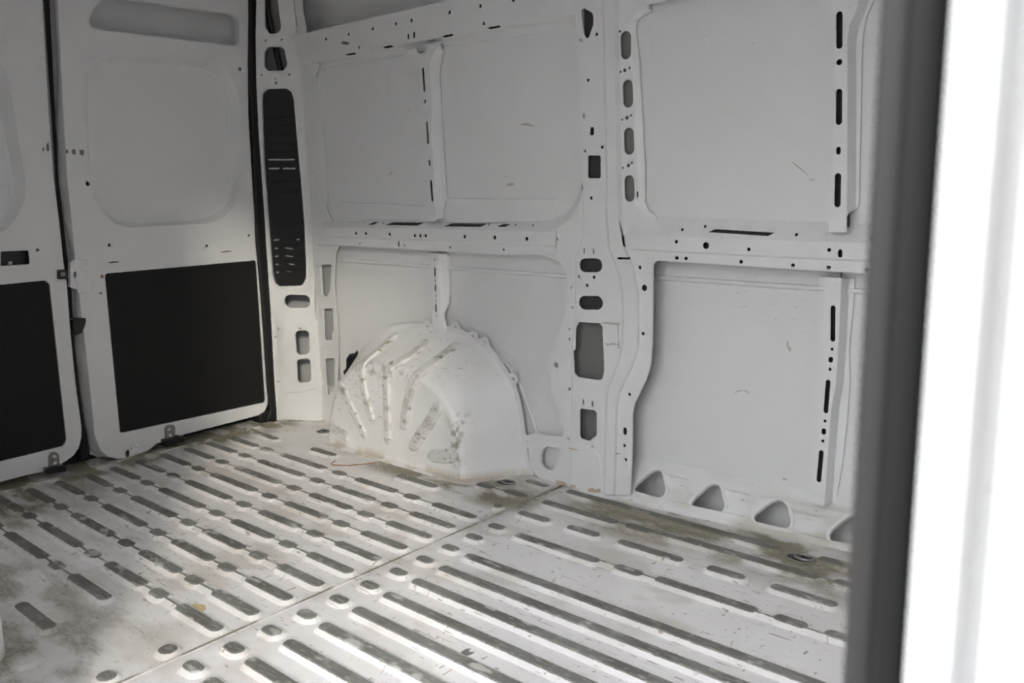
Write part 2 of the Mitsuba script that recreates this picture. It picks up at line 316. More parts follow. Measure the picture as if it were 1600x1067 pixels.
put('outer_backing', join(bx(-3.36, 0.30, 2.325, 2.335, -0.45, TOP), bx(-3.36, -3.35, 2.04, 2.325, -0.45, TOP), bx(-3.35, REAR - 0.08, 2.04, 2.05, -0.45, TOP)), 'paint', 'wall_left', False)

for pts, y in (([(-0.941, 1.0369), (-0.9394, 1.0385), (-0.9182, 1.0217), (-0.8973, 1.0052), (-0.8989, 1.0036), (-0.9215, 1.0202)], 2.1955), ([(-0.895, 0.9923), (-0.8818, 0.9953), (-0.8816, 0.9921), (-0.8916, 0.9906)], 2.1955), ([(-1.1091, 0.3886), (-1.1033, 0.3952), (-1.0856, 0.4016), (-1.0855, 0.3987), (-1.1012, 0.3926), (-1.1071, 0.387)], 2.2495), ([(-1.0816, 0.4012), (-1.0698, 0.4001), (-1.0637, 0.3935), (-1.0676, 0.3929), (-1.0736, 0.3977), (-1.0815, 0.3984)], 2.2495),
               ([(-1.8632, 1.1847), (-1.8361, 1.1872), (-1.8121, 1.1799), (-1.8016, 1.1733), (-1.8309, 1.1779), (-1.8579, 1.1804)], 2.1955), ([(-1.9291, 0.9913), (-1.9091, 0.9974), (-1.8895, 0.9971), (-1.8924, 0.9909), (-1.915, 0.987)], 2.1955), ([(-2.515, 1.036), (-2.4961, 1.0475), (-2.489, 1.0473), (-2.5079, 1.0335)], 2.1955), ([(-2.3984, 1.262), (-2.3846, 1.2644), (-2.3814, 1.2608), (-2.3952, 1.2595)], 2.1955), ([(-0.957, 0.1655), (-0.9438, 0.1646), (-0.9418, 0.1613), (-0.953, 0.1588)], 2.2495), ([(-0.9601, 0.5572), (-0.9565, 0.5594), (-0.9541, 0.5453), (-0.9445, 0.5321), (-0.9498, 0.5297), (-0.9595, 0.5429)], 2.2495)):
    put('scratch', plate(P(pts), y + 0.0004, y - 0.0003, wall_frame), 'scratch_grey', 'wall_left', False)
# near side, roof and bulkhead; the photograph is taken through the open side door
structure('wall_right'); structure('ceiling'); structure('wall_front')
put('rear_section', bx(REAR - 0.20, -1.42, 0.30, 0.355, -0.12, TOP), 'paint', 'wall_right', False)
put('header', bx(-1.42, -0.10, 0.30, 0.39, 1.78, TOP), 'paint', 'wall_right', False)
put('front_section', bx(0.02, 0.30, 0.24, 0.39, -0.12, TOP), 'paint', 'wall_right', False)
put('side_step', bx(-1.42, -0.10, 0.24, 0.38, -0.20, -0.035), 'paint', 'wall_right', False)
put('ceiling', bx(REAR - 0.25, 0.32, 0.28, 2.34, TOP, TOP + 0.03), 'paint', smooth=False)
put('wall_front', bx(0.30, 0.33, 0.24, 2.34, -0.12, TOP), 'paint', smooth=False)
put('rear_bumper', bx(REAR - 0.34, REAR - 0.151, 0.28, 2.31, -0.45, 0.10), 'black_plastic', 'floor', False, 'black bumper behind the threshold')
put('door_header', bx(DOOR - 0.10, DOOR - 0.002, 0.39, 2.12, 1.80, TOP), 'paint', 'ceiling', False)


# ================================================================== the side frame on the far wall
# corner column beside the rear corner pillar
k = thing('corner_column', 'narrow white wall column with three tall rectangular windows beside the rear corner pillar', 'wall column')
col = P([(-3.0252, 1.8276), (-2.9875, 1.8216), (-2.9772, 1.6762), (-2.9593, 1.6037), (-2.9758, 1.4834), (-2.9513, 1.4736), (-2.917, 1.48), (-2.8848, 1.4695), (-2.9075, 1.4498), (-2.9278, 1.4125), (-2.9208, 1.2683), (-2.9133, 1.1274), (-2.9106, 0.9771), (-2.8999, 0.9103), (-2.8742, 0.8693), (-2.8444, 0.8286), (-2.8227, 0.7931), (-2.8295, 0.7619), (-2.8531, 0.7299), (-2.8594, 0.7062), (-2.8742, 0.5869), (-2.8738, 0.4963), (-2.8659, 0.3922), (-2.8787, 0.2463), (-2.9458, -0.1162), (-3.0379, -0.134), (-3.0099, 0.0161), (-3.0081, 0.2718), (-3.002, 0.657), (-3.0012, 0.9752), (-3.0039, 1.2073), (-3.0058, 1.4838), (-3.0262, 1.6583)])
col = col.buffer(0.001)
h = [rnd(P([(-2.9619, 0.6692), (-2.9525, 0.6763), (-2.8919, 0.6813), (-2.8839, 0.6756), (-2.8941, 0.6089), (-2.904, 0.5709), (-2.9234, 0.5465), (-2.9519, 0.5433), (-2.9621, 0.5507)]), 0.004), rnd(P([(-2.9633, 0.4827), (-2.9523, 0.4918), (-2.8976, 0.4989), (-2.8916, 0.494), (-2.8917, 0.4103), (-2.9052, 0.3899), (-2.9047, 0.3709), (-2.9119, 0.363), (-2.9607, 0.3548), (-2.9676, 0.3615)]), 0.004), rnd(P([(-2.9732, 0.2679), (-2.9591, 0.2765), (-2.9076, 0.2855), (-2.8976, 0.2812), (-2.9082, 0.1607), (-2.9257, 0.1358), (-2.9626, 0.1134), (-2.9715, 0.1177)]), 0.004)]
h += [slot(*[(-2.9733, 1.5077), (-2.9748, 1.4931)], 0.007)] + dots([(-2.9756, 1.3718), (-2.9788, 1.3396), (-2.9584, 1.0574), (-2.9595, 1.024), (-2.9429, 0.7845), (-2.9571, 0.7577), (-2.979, 0.6662), (-2.9819, 0.4984), (-2.9855, 0.3313), (-2.9843, 0.315), (-2.9869, 0.1649)], 0.003)
h += [slot(*[(-3.0335, 1.691), (-3.0248, 1.6313)], 0.014), slot(*[(-2.8919, 0.8224), (-2.8933, 0.8068)], 0.008)]
ca = LineString([(-2.8527, 1.4634), (-2.8819, 1.4405), (-2.9063, 1.411), (-2.8983, 1.2672), (-2.8906, 1.1267), (-2.8919, 0.9769), (-2.8849, 0.9153)]); cb = LineString([(-2.8685, 0.7273), (-2.8633, 0.7091), (-2.8852, 0.5833), (-2.8821, 0.4922), (-2.8745, 0.3872), (-2.8907, 0.1982), (-2.9354, -0.0923)])
colo = unary_union([col, P([*ca.coords, *[(-2.9106, 0.9771), (-2.9208, 1.2683), (-2.9278, 1.4125)]]).buffer(0.001), P([*cb.coords, *[(-2.9431, -0.0869), (-2.8787, 0.2463), (-2.8659, 0.3922), (-2.8738, 0.4963), (-2.8742, 0.5869), (-2.8594, 0.7062)]]).buffer(0.001)]).buffer(0.004).buffer(-0.004)
put('panel', sheet(colo, [(col, 2.188), (ca, 2.1905), (cb, 2.214)], h, lip=0.004, hole_lip=0.010), 'paint', k)
put('cavity', plate(box(-3.02, 0.15, -2.905, 0.72), 2.221, 2.216, wall_frame), 'column_grey', k, False)

# roof rail
k = thing('roof_rail', 'upper white roof rail with a row of small round holes above the left wall panels', 'roof rail')
face = P([(-3.0352, 1.5923), (-2.689, 1.5963), (-2.395, 1.5992), (-2.1458, 1.6011), (-1.9162, 1.6031), (-1.7092, 1.6031), (-1.606, 1.6065), (-1.6066, 1.4867), (-1.7107, 1.4839), (-1.9303, 1.4907), (-2.1386, 1.4899), (-2.443, 1.4886), (-2.6526, 1.4854), (-2.8571, 1.4795), (-2.9828, 1.4774)])
fl = P([(-2.9157, 1.4757), (-2.6879, 1.479), (-2.4755, 1.4816), (-2.1668, 1.4827), (-1.9556, 1.4862), (-1.7379, 1.4814), (-1.6734, 1.4695), (-1.6276, 1.438), (-1.6301, 1.4272), (-1.6589, 1.4529), (-1.6931, 1.4645), (-1.7381, 1.4644), (-1.945, 1.4651), (-2.2015, 1.4689), (-2.3401, 1.4648), (-2.3972, 1.4644), (-2.8566, 1.4641), (-2.8979, 1.4447), (-2.9394, 1.4485)])
out = unary_union([face, fl]).convex_hull.intersection(P([(-3.1186, 1.5947), (-2.7029, 1.611), (-2.4074, 1.6162), (-2.157, 1.6186), (-1.9264, 1.6218), (-1.689, 1.6164), (-1.6125, 1.6183), (-1.6135, 1.4236), (-1.642, 1.4471), (-1.6808, 1.4593), (-1.7255, 1.4592), (-1.931, 1.4568), (-2.195, 1.4602), (-2.3566, 1.4542), (-2.8366, 1.4521), (-2.8987, 1.4289), (-3.0036, 1.4383)]))
h = dots([(-2.8136, 1.5556), (-2.6751, 1.5568), (-2.5346, 1.559), (-2.4082, 1.5608), (-2.3274, 1.5617), (-2.1399, 1.5629), (-1.9994, 1.5638), (-1.8582, 1.5612)], 0.005) + dots([(-2.2866, 1.6106), (-2.6176, 1.5034)], 0.0045)
h += [slot(*[(-2.3466, 1.5145), (-2.3471, 1.506)], 0.01), slot(*[(-2.3168, 1.5174), (-2.3174, 1.5068)], 0.01)] + [sq(c, 0.010) for c in [(-1.9862, 1.5081)]]
h += [slot(a, b, 0.005) for a, b in ([(-2.6929, 1.4852), (-2.6455, 1.4858)], [(-2.48, 1.4883), (-2.4382, 1.4886)], [(-2.3673, 1.481), (-2.3208, 1.4816)], [(-2.2687, 1.4843), (-2.2272, 1.4851)], [(-2.174, 1.4902), (-2.1312, 1.4909)], [(-1.9652, 1.4915), (-1.918, 1.4916)])]
put('pressing', sheet(out, [(face, 2.168), (fl.intersection(out), 2.200)], h, lip=0.012, hole_lip=0.002), 'paint', k)
put('stain', plate(P([(-2.7211, 1.5333), (-2.7056, 1.535), (-2.6905, 1.5322), (-2.6757, 1.527), (-2.6723, 1.5221), (-2.6877, 1.5203), (-2.7066, 1.5236), (-2.7177, 1.5283)]), 2.1678, 2.1672, wall_frame), 'smudge', k, False, 'dark smudge')
k = thing('roof_rail_001', 'upper white rail arching over the large right wall panel', 'roof rail')
face = P([(-1.3736, 1.4795), (-1.288, 1.4825), (-1.081, 1.4779), (-0.9122, 1.4748), (-0.6465, 1.4686), (-0.6562, 1.6203), (-1.4237, 1.6527)])
fl = P([(-1.3979, 1.4647), (-1.3065, 1.4661), (-1.0962, 1.4627), (-0.9246, 1.4592), (-0.6544, 1.4505), (-0.6555, 1.4672), (-0.9254, 1.4773), (-1.0968, 1.4802), (-1.3069, 1.4846), (-1.4024, 1.4843)])
put('pressing', sheet(unary_union([face, fl]).buffer(0.02).buffer(-0.02), [(face, 2.172), (fl, 2.202)], lip=0.006), 'paint', k)

# waist rails
k = thing('belt_rail', 'horizontal white belt rail with slots and holes between the rear corner and the central pillar', 'belt rail')
face = P([(-2.8823, 0.8315), (-2.6711, 0.837), (-2.4402, 0.8405), (-2.1775, 0.8413), (-1.9355, 0.8411), (-1.6913, 0.8426), (-1.6918, 0.7992), (-1.9366, 0.8005), (-2.1793, 0.8019), (-2.4427, 0.8012), (-2.6741, 0.7997), (-2.898, 0.8001)])
low = P([(-2.9054, 0.7918), (-2.6807, 0.793), (-2.4487, 0.7948), (-2.1846, 0.7958), (-1.9413, 0.7947), (-1.6958, 0.7926), (-1.696, 0.7702), (-1.9422, 0.762), (-2.186, 0.7629), (-2.4578, 0.7646), (-2.6829, 0.7654), (-2.8445, 0.7664), (-2.8948, 0.7687)])
edge = LineString([(-2.951, 0.8602), (-2.7836, 0.8601), (-2.4063, 0.8634), (-2.0185, 0.8672), (-1.6871, 0.8765)])
out = P([*edge.coords, *[(-1.6952, 0.8452), (-1.696, 0.7692), (-1.9422, 0.7603), (-2.1861, 0.7606), (-2.4579, 0.7622), (-2.6831, 0.7629), (-2.8448, 0.7638), (-2.895, 0.7661)], *[(-2.9163, 0.8308)]]).buffer(0)
h = [P([(-2.6294, 0.8482), (-2.5989, 0.8488), (-2.5698, 0.8602), (-2.5996, 0.8598)]), P([(-2.5243, 0.8489), (-2.4907, 0.8603), (-2.3225, 0.8607), (-2.3483, 0.8498)]), P([(-2.2118, 0.85), (-2.1785, 0.8608), (-2.01, 0.8615), (-2.033, 0.8513)]), P([(-1.9563, 0.8543), (-1.9342, 0.8628), (-1.9017, 0.8619), (-1.9233, 0.8532)])]
h += dots([(-2.6886, 0.8143), (-2.6284, 0.8152), (-2.4892, 0.8155), (-2.3509, 0.8143), (-2.3216, 0.8142), (-2.2932, 0.8149), (-2.097, 0.8172), (-1.9564, 0.8182), (-1.8159, 0.8179)], 0.0055) + dots([(-2.6744, 0.7745), (-2.4143, 0.7768), (-2.1758, 0.7769), (-1.9216, 0.7782)], 0.0035) + [slot(*[(-2.4456, 0.7866), (-2.4465, 0.7734)], 0.008)] + dots([(-2.7462, 0.8562), (-2.6633, 0.8575), (-2.546, 0.8555), (-2, 0.8595), (-1.8793, 0.8604), (-1.8023, 0.8609)], 0.003)
put('pressing', sheet(out, [(face, 2.166), (low, 2.171), (edge, 2.194)], h, lip=0.050, hole_lip=0.002), 'paint', k, 16)
put('under_groove', prism_x([(2.221, 0.704), (2.214, 0.702), (2.212, 0.694), (2.221, 0.688)], -2.86, -1.66), 'paint', k, False)
k = thing('belt_rail_001', 'horizontal white belt rail with a long slot to the right of the central pillar', 'belt rail')
face = P([(-1.4157, 0.8424), (-1.3259, 0.8417), (-1.1347, 0.8381), (-0.9165, 0.8377), (-0.7228, 0.838), (-0.5913, 0.8377), (-0.5885, 0.7952), (-0.716, 0.797), (-1.0576, 0.7973), (-1.3253, 0.7995), (-1.3997, 0.8015)])
low = P([(-1.4186, 0.7948), (-1.3283, 0.7935), (-1.0599, 0.7917), (-0.7173, 0.7911), (-0.5896, 0.791), (-0.5875, 0.7593), (-0.7203, 0.7634), (-1.1353, 0.7673), (-1.328, 0.7693), (-1.4184, 0.77)])
edge = LineString([(-1.401, 0.9089), (-1.37, 0.9017), (-1.346, 0.8936), (-1.0743, 0.8865), (-0.8446, 0.8851), (-0.7209, 0.8809), (-0.6018, 0.8793)])
out = P([*edge.coords, *[(-0.5913, 0.8377)], *[(-0.5875, 0.7586), (-0.7203, 0.7626), (-1.1353, 0.7664), (-1.3279, 0.7684), (-1.4184, 0.7691)], *[(-1.4224, 0.8422)]]).buffer(0)
h = [P([(-1.1663, 0.8541), (-1.1466, 0.8624), (-0.9738, 0.8569), (-0.9895, 0.8481)])] + dots([(-1.2608, 0.8253), (-1.0396, 0.8116), (-0.8232, 0.818)], 0.0042) + dots([(-1.1673, 0.8175)], 0.008) + [slot(*[(-0.7955, 0.815), (-0.795, 0.8055)], 0.011)]
h += dots([(-1.2486, 0.859), (-1.1802, 0.8693), (-0.9134, 0.8534), (-0.7235, 0.848)], 0.0035) + dots([(-1.2315, 0.7785), (-1.0631, 0.7768), (-0.9176, 0.7738), (-0.73, 0.7716)], 0.0045) + [sq(c, 0.011, 0.009) for c in [(-1.2612, 0.7787), (-0.8237, 0.7725)]]
put('pressing', sheet(out, [(face, 2.166), (low, 2.171), (edge, 2.194)], h, lip=0.050, hole_lip=0.002), 'paint', k, 16)
put('under_groove', prism_x([(2.249, 0.716), (2.240, 0.714), (2.238, 0.706), (2.249, 0.700)], -1.40, -0.25), 'paint', k, False)

# central pillar
k = thing('body_pillar', 'central white body pillar full of holes and slots, from the roof rail down to the floor', 'pillar')
strip = P([(-1.7489, 0.8439), (-1.6967, 0.8531), (-1.6608, 0.8718), (-1.6232, 0.9001), (-1.6033, 0.9432), (-1.5959, 0.9665), (-1.5939, 0.8395), (-1.6089, 0.7975), (-1.6239, 0.765), (-1.6244, 0.6803), (-1.6288, 0.5737), (-1.6412, 0.4393), (-1.6423, 0.2691), (-1.6485, 0.1379), (-1.6548, 0.004), (-1.6788, 0.0076), (-1.6781, 0.088), (-1.6718, 0.1948), (-1.6846, 0.2427), (-1.7187, 0.307), (-1.7363, 0.402), (-1.7113, 0.4777), (-1.6818, 0.5356), (-1.6619, 0.5874), (-1.6539, 0.6251), (-1.6584, 0.7108), (-1.6709, 0.7346), (-1.6952, 0.7538), (-1.75, 0.7658)])
ofl2 = LineString([(-1.7743, 0.8742), (-1.7086, 0.8864), (-1.6752, 0.8968), (-1.6422, 0.9269), (-1.6197, 0.9663), (-1.6146, 0.9858)])
left = P([(-1.6169, 1.5996), (-1.5205, 1.5842), (-1.5193, 1.4541), (-1.5144, 1.2451), (-1.5082, 1.0038), (-1.5091, 0.8917), (-1.4995, 0.8015), (-1.4596, 0.7162), (-1.4501, 0.6624), (-1.4473, 0.5902), (-1.4514, 0.5007), (-1.4629, 0.4512), (-1.4984, 0.3714), (-1.508, 0.3391), (-1.5126, 0.1649), (-1.5148, 0.0105), (-1.6498, 0.006), (-1.6436, 0.1396), (-1.6362, 0.2707), (-1.6351, 0.4405), (-1.6228, 0.5746), (-1.6172, 0.681), (-1.6167, 0.7615), (-1.6017, 0.798), (-1.588, 0.8398), (-1.5876, 0.9665), (-1.5956, 1.0894), (-1.6019, 1.287), (-1.6132, 1.4078)])
ridge = P([(-1.5058, 1.5803), (-1.4694, 1.5745), (-1.4668, 1.2283), (-1.4589, 1.0031), (-1.4527, 0.8891), (-1.4362, 0.8006), (-1.4065, 0.7411), (-1.3867, 0.6679), (-1.3852, 0.5115), (-1.394, 0.4831), (-1.4096, 0.4417), (-1.4521, 0.3596), (-1.4625, 0.3051), (-1.4643, 0.1683), (-1.4685, 0.0241), (-1.4992, 0.0171), (-1.4958, 0.1706), (-1.4914, 0.3374), (-1.4819, 0.3716), (-1.4479, 0.4508), (-1.4366, 0.5019), (-1.4326, 0.5928), (-1.4354, 0.6664), (-1.4449, 0.7199), (-1.4845, 0.8046), (-1.4929, 0.8923), (-1.4932, 1.0036), (-1.4995, 1.2434), (-1.5044, 1.451)])
obr = P([(-1.4654, 1.5762), (-1.4646, 1.4285), (-1.459, 1.2286), (-1.4534, 1.04), (-1.4493, 0.9318), (-1.4444, 0.8715), (-1.4351, 0.8414), (-1.3314, 0.8414), (-1.3575, 0.8508), (-1.3775, 0.8727), (-1.3888, 0.9023), (-1.3936, 0.9393), (-1.3967, 1.0349), (-1.4073, 1.2195), (-1.4203, 1.3409), (-1.4329, 1.4246), (-1.4266, 1.4481), (-1.4053, 1.4643), (-1.3695, 1.4697), (-1.3707, 1.5611)])
rstrip = P([(-1.449, 0.8412), (-1.3296, 0.8413), (-1.329, 0.798), (-1.3286, 0.7683), (-1.3426, 0.7676), (-1.3425, 0.5144), (-1.3455, 0.4868), (-1.3473, 0.4554), (-1.3624, 0.4081), (-1.4026, 0.3283), (-1.4093, 0.2948), (-1.4105, 0.1593), (-1.4153, 0.0329), (-1.467, 0.021), (-1.4628, 0.1656), (-1.4611, 0.2986), (-1.4507, 0.3534), (-1.4082, 0.4378), (-1.3926, 0.4774), (-1.3838, 0.5079), (-1.3855, 0.6686), (-1.4053, 0.7439), (-1.4351, 0.8017)])
ofl = LineString([(-1.3669, 1.4663), (-1.3942, 1.4586), (-1.4133, 1.4483), (-1.4195, 1.4248), (-1.4069, 1.341), (-1.3932, 1.1764), (-1.3835, 1.0346), (-1.3824, 0.937), (-1.3682, 0.9074), (-1.3442, 0.8947)])
flz2 = P([*ofl2.coords, *[(-1.5959, 0.9665), (-1.6033, 0.9432), (-1.6232, 0.9001), (-1.6608, 0.8718), (-1.6967, 0.8531), (-1.7489, 0.8439)]]).buffer(0)
hull = unary_union([strip, left, ridge, obr, rstrip]).buffer(0.022).buffer(-0.022).union(flz2)
flz = P([*ofl.coords, *[(-1.3315, 0.844), (-1.3575, 0.8526), (-1.3775, 0.8727), (-1.3888, 0.9023), (-1.3936, 0.9393), (-1.3967, 1.0349), (-1.4073, 1.2195), (-1.4203, 1.3409), (-1.4329, 1.4246), (-1.4266, 1.4481), (-1.4053, 1.4643), (-1.3695, 1.4697)]]).buffer(0)
hull = unary_union([hull, flz]).buffer(0.002)
h = [rnd(P([(-1.5963, 1.4969), (-1.5869, 1.5012), (-1.5569, 1.4845), (-1.5523, 1.4744), (-1.5523, 1.4494), (-1.5685, 1.4154), (-1.5779, 1.4147), (-1.5872, 1.4294)]), 0.006), rnd(P([(-1.5729, 1.0753), (-1.5253, 1.0737), (-1.5252, 1.0069), (-1.573, 1.0077)]), 0.006), rnd(P([(-1.6215, 0.5418), (-1.6078, 0.5616), (-1.5289, 0.5649), (-1.5178, 0.5544), (-1.5178, 0.5357), (-1.5133, 0.4674), (-1.5118, 0.4146), (-1.519, 0.389), (-1.5361, 0.3826), (-1.6137, 0.3824), (-1.6272, 0.3932), (-1.6321, 0.4668), (-1.6234, 0.4711), (-1.6223, 0.5252)]), 0.006), rnd(P([(-1.6066, 0.2734), (-1.6014, 0.2806), (-1.5485, 0.2828), (-1.5401, 0.2764), (-1.5401, 0.202), (-1.5687, 0.1776), (-1.6018, 0.18), (-1.6069, 0.1877)]), 0.006)]
h += [slot(*[(-1.5847, 0.742), (-1.541, 0.7442)], 0.043), slot(*[(-1.5875, 0.6244), (-1.5386, 0.6282)], 0.043)]
h += dots([(-1.5978, 1.4125), (-1.5408, 1.4221), (-1.5712, 1.2955), (-1.5204, 1.0979), (-1.5836, 1.089), (-1.6081, 0.7058)], 0.0042) + dots([(-1.5474, 0.0622)], 0.006)
h += [slot(*[(-1.587, 1.1984), (-1.5871, 1.189)], 0.009), slot(*[(-1.5573, 1.1518), (-1.5573, 1.1406)], 0.014), slot(*[(-1.5877, 0.7925), (-1.5878, 0.7806)], 0.005), slot(*[(-1.552, 0.7918), (-1.552, 0.7801)], 0.005), slot(*[(-1.5927, 0.3095), (-1.5927, 0.2968)], 0.006), slot(*[(-1.557, 0.3087), (-1.557, 0.2962)], 0.006)]
h += [sq(c, 0.0095) for c in [(-1.5607, 0.9481), (-1.5507, 0.7071), (-1.5765, 0.68)]] + [sq(c, 0.007, 0.009) for c in [(-1.5084, 0.5527), (-1.4857, 0.5249)]] + [sq(c, 0.005) for c in [(-1.5572, 0.1605)]]
h += dots([(-1.6396, 0.6681), (-1.6495, 0.5012), (-1.6497, 0.3365), (-1.6548, 0.1695), (-1.6945, 0.8197)], 0.0042) + [sq(c, 0.008) for c in [(-1.6368, 0.6059), (-1.6482, 0.5347)]] + dots([(-1.7052, 0.4102)], 0.008)
h += [slot([(-1.4436, 1.4032)][0], [(-1.4411, 1.3589)][0], 0.0345), slot([(-1.435, 1.268)][0], [(-1.4324, 1.2239)][0], 0.0345), slot([(-1.43, 1.1327)][0], [(-1.4276, 1.0898)][0], 0.0345), slot([(-1.4273, 0.9969)][0], [(-1.4248, 0.9542)][0], 0.0345)]
h += [sq(c, 0.0095) for c in [(-1.4452, 1.3121), (-1.4363, 1.1783), (-1.4306, 1.0422)]] + dots([(-1.4588, 1.3093), (-1.4281, 1.317), (-1.4531, 1.1739), (-1.4222, 1.1846), (-1.45, 1.0362), (-1.4189, 1.049), (-1.4621, 1.4218)], 0.003) + [slot(*[(-1.3982, 0.9634), (-1.3981, 0.9523)], 0.007)]
h += dots([(-1.4162, 0.8161), (-1.3755, 0.8155), (-1.3858, 0.7448), (-1.3725, 0.548), (-1.419, 0.3538), (-1.4311, 0.1424)], 0.0045) + dots([(-1.3696, 0.6853)], 0.008) + [slot(*[(-1.4348, 0.2391), (-1.4348, 0.2288)], 0.014)] + [sq(c, 0.008, 0.010) for c in [(-1.4361, 0.1872)]]
h += [slot(*[(-1.455, 0.7702), (-1.4174, 0.7711)], 0.006), slot(*[(-1.3542, 0.7719), (-1.3292, 0.7719)], 0.006)]
put('pressing', sheet(hull, [(left, 2.170), (ridge, 2.160), (strip, 2.173), (obr, 2.175), (rstrip, 2.172), (ofl, 2.188), (ofl2, 2.192)], h, lip=0.006, hole_lip=0.003), 'paint', k, 18)
put('bracket_plate', plate(rnd(P([(-1.5107, 0.5648), (-1.4563, 0.5699), (-1.4559, 0.4905), (-1.5105, 0.4904)]), 0.002), 2.170, 2.1675, wall_frame), 'paint', k, False)
for pts in ([(-1.5302, 0.5654), (-1.5086, 0.5704), (-1.4566, 0.5723), (-1.452, 0.5687), (-1.4706, 0.565), (-1.5086, 0.5654)], [(-1.4613, 0.5679), (-1.4566, 0.5683), (-1.4564, 0.5228), (-1.4539, 0.4932), (-1.4597, 0.4925), (-1.4587, 0.5265)], [(-1.5109, 0.5049), (-1.4989, 0.5062), (-1.4941, 0.5027), (-1.4799, 0.5093), (-1.4633, 0.5081), (-1.4586, 0.5026), (-1.4775, 0.5026), (-1.4965, 0.4974)], [(-1.4561, 0.463), (-1.4537, 0.4632), (-1.4582, 0.4225), (-1.4675, 0.397), (-1.4746, 0.3757), (-1.477, 0.3754), (-1.4699, 0.3987), (-1.4617, 0.422)]):
    put('scuff', plate(P(pts), 2.171, 2.1672, wall_frame), 'scratch_grey', k, False)
for pts in ([(-1.6452, 0.0154), (-1.6241, 0.0179), (-1.6163, 0.0087), (-1.6426, 0.0027)], [(-1.5724, 0.0164), (-1.552, 0.0254), (-1.5419, 0.0212), (-1.5219, 0.03), (-1.5218, 0.0149), (-1.5673, 0.0067)], [(-1.7042, 0.0135), (-1.6718, 0.0162), (-1.6612, 0.0074), (-1.6988, 0.0035)], [(-1.6522, 0.1394), (-1.626, 0.1412), (-1.6053, 0.142), (-1.626, 0.1369)], [(-1.4852, 0.1654), (-1.473, 0.1573), (-1.449, 0.1599), (-1.4754, 0.1526)]):
    put('scuff', plate(P(pts), 2.171, 2.1645, wall_frame), 'foot_dirt', k, False)
put('foot_plate', plate(rnd(P([(-1.6334, 0.1441), (-1.5515, 0.1513), (-1.529, 0.1387), (-1.5191, 0.0918), (-1.5165, 0.0152), (-1.6396, 0.0023)]), 0.004), 2.170, 2.165, wall_frame, 0.002), 'paint', k, False)
g = thing('arch_gusset', 'white gusset plate with a rounded opening between the wheel arch and the central pillar foot', 'gusset')
gp = P([(-1.8445, 0.1422), (-1.8044, 0.1586), (-1.7542, 0.1587), (-1.6942, 0.1652), (-1.6726, 0.1999), (-1.6542, 0.19), (-1.6555, -0.0049), (-1.7232, -0.0065), (-1.7844, -0.0041), (-1.8125, 0.0129), (-1.8322, 0.0342), (-1.8396, 0.0973)])
put('plate', sheet(gp, [(gp, 2.185)], [rnd(P([(-1.7835, 0.077), (-1.7758, 0.1058), (-1.7537, 0.1213), (-1.7004, 0.1226), (-1.7006, 0.1048), (-1.7184, 0.0609), (-1.7368, 0.039), (-1.7701, 0.0374), (-1.7839, 0.0519)]), 0.008)], lip=0.012, hole_lip=0.010), 'paint', g)

# upright hat-section ribs over the bays
def hat(key, label, front, flange, y, skin, fold, holes, notch=None):
    k = thing(key, label, 'wall rib')
    F, G = P(front), P(flange)
    out = unary_union([F, G]).buffer(0.004).buffer(-0.004)
    if notch is not None: out, F = out.difference(notch), F.difference(notch)
    base = G.difference(F.buffer(fold)); base = MultiPolygon(polys(base)) if polys(base) else LineString(G.exterior.coords)
    put('pressing', sheet(out, [(F, y), (base, skin - 0.006)], holes, lip=0.003, hole_lip=0.002), 'paint', k)
    return k
Y = 2.164
h = [slot(*[(-2.2748, 1.3928), (-2.2714, 1.3215)], 0.0105), slot(*[(-2.2646, 1.2103), (-2.2616, 1.1422)], 0.0105), slot(*[(-2.2538, 1.0078), (-2.2502, 0.9417)], 0.0105)] + [slot(*[(-2.2697, 1.2857), (-2.2697, 1.2803)], 0.009), slot(*[(-2.258, 1.078), (-2.258, 1.0669)], 0.009)]
hat('wall_rib', 'slim slotted upright rib between the two upper left wall panels', [(-2.3235, 1.4384), (-2.3585, 1.4637), (-2.1781, 1.4734), (-2.2071, 1.4537), (-2.2306, 1.4225), (-2.2415, 1.396), (-2.2395, 1.2781), (-2.2394, 1.0553), (-2.2384, 0.9439), (-2.2355, 0.8696), (-2.275, 0.869), (-2.2717, 1.0606), (-2.2765, 1.2808), (-2.2904, 1.3857), (-2.3017, 1.4169)],
    [(-2.3715, 1.4329), (-2.4066, 1.4694), (-2.1853, 1.473), (-2.1989, 1.4472), (-2.2134, 1.4063), (-2.2212, 1.374), (-2.2181, 1.3062), (-2.213, 1.1407), (-2.2058, 1.019), (-2.2028, 0.942), (-2.2181, 0.9184), (-2.2218, 0.8799), (-2.2552, 0.8635), (-2.3119, 0.8626), (-2.325, 1.062), (-2.3296, 1.2861), (-2.3401, 1.3969)], 2.164, SKIN_UP, 0.010, h, dot([(-2.2793, 1.4701)][0], 0.022, 6))
h = [slot(*[(-2.2699, 0.6948), (-2.2711, 0.6714)], 0.009), slot(*[(-2.2702, 0.6339), (-2.2708, 0.615)], 0.009), slot(*[(-2.2711, 0.5606), (-2.2715, 0.5392)], 0.009)] + dots([(-2.2683, 0.7282), (-2.2701, 0.651), (-2.2704, 0.5961), (-2.2713, 0.5783), (-2.2713, 0.5225)], 0.003)
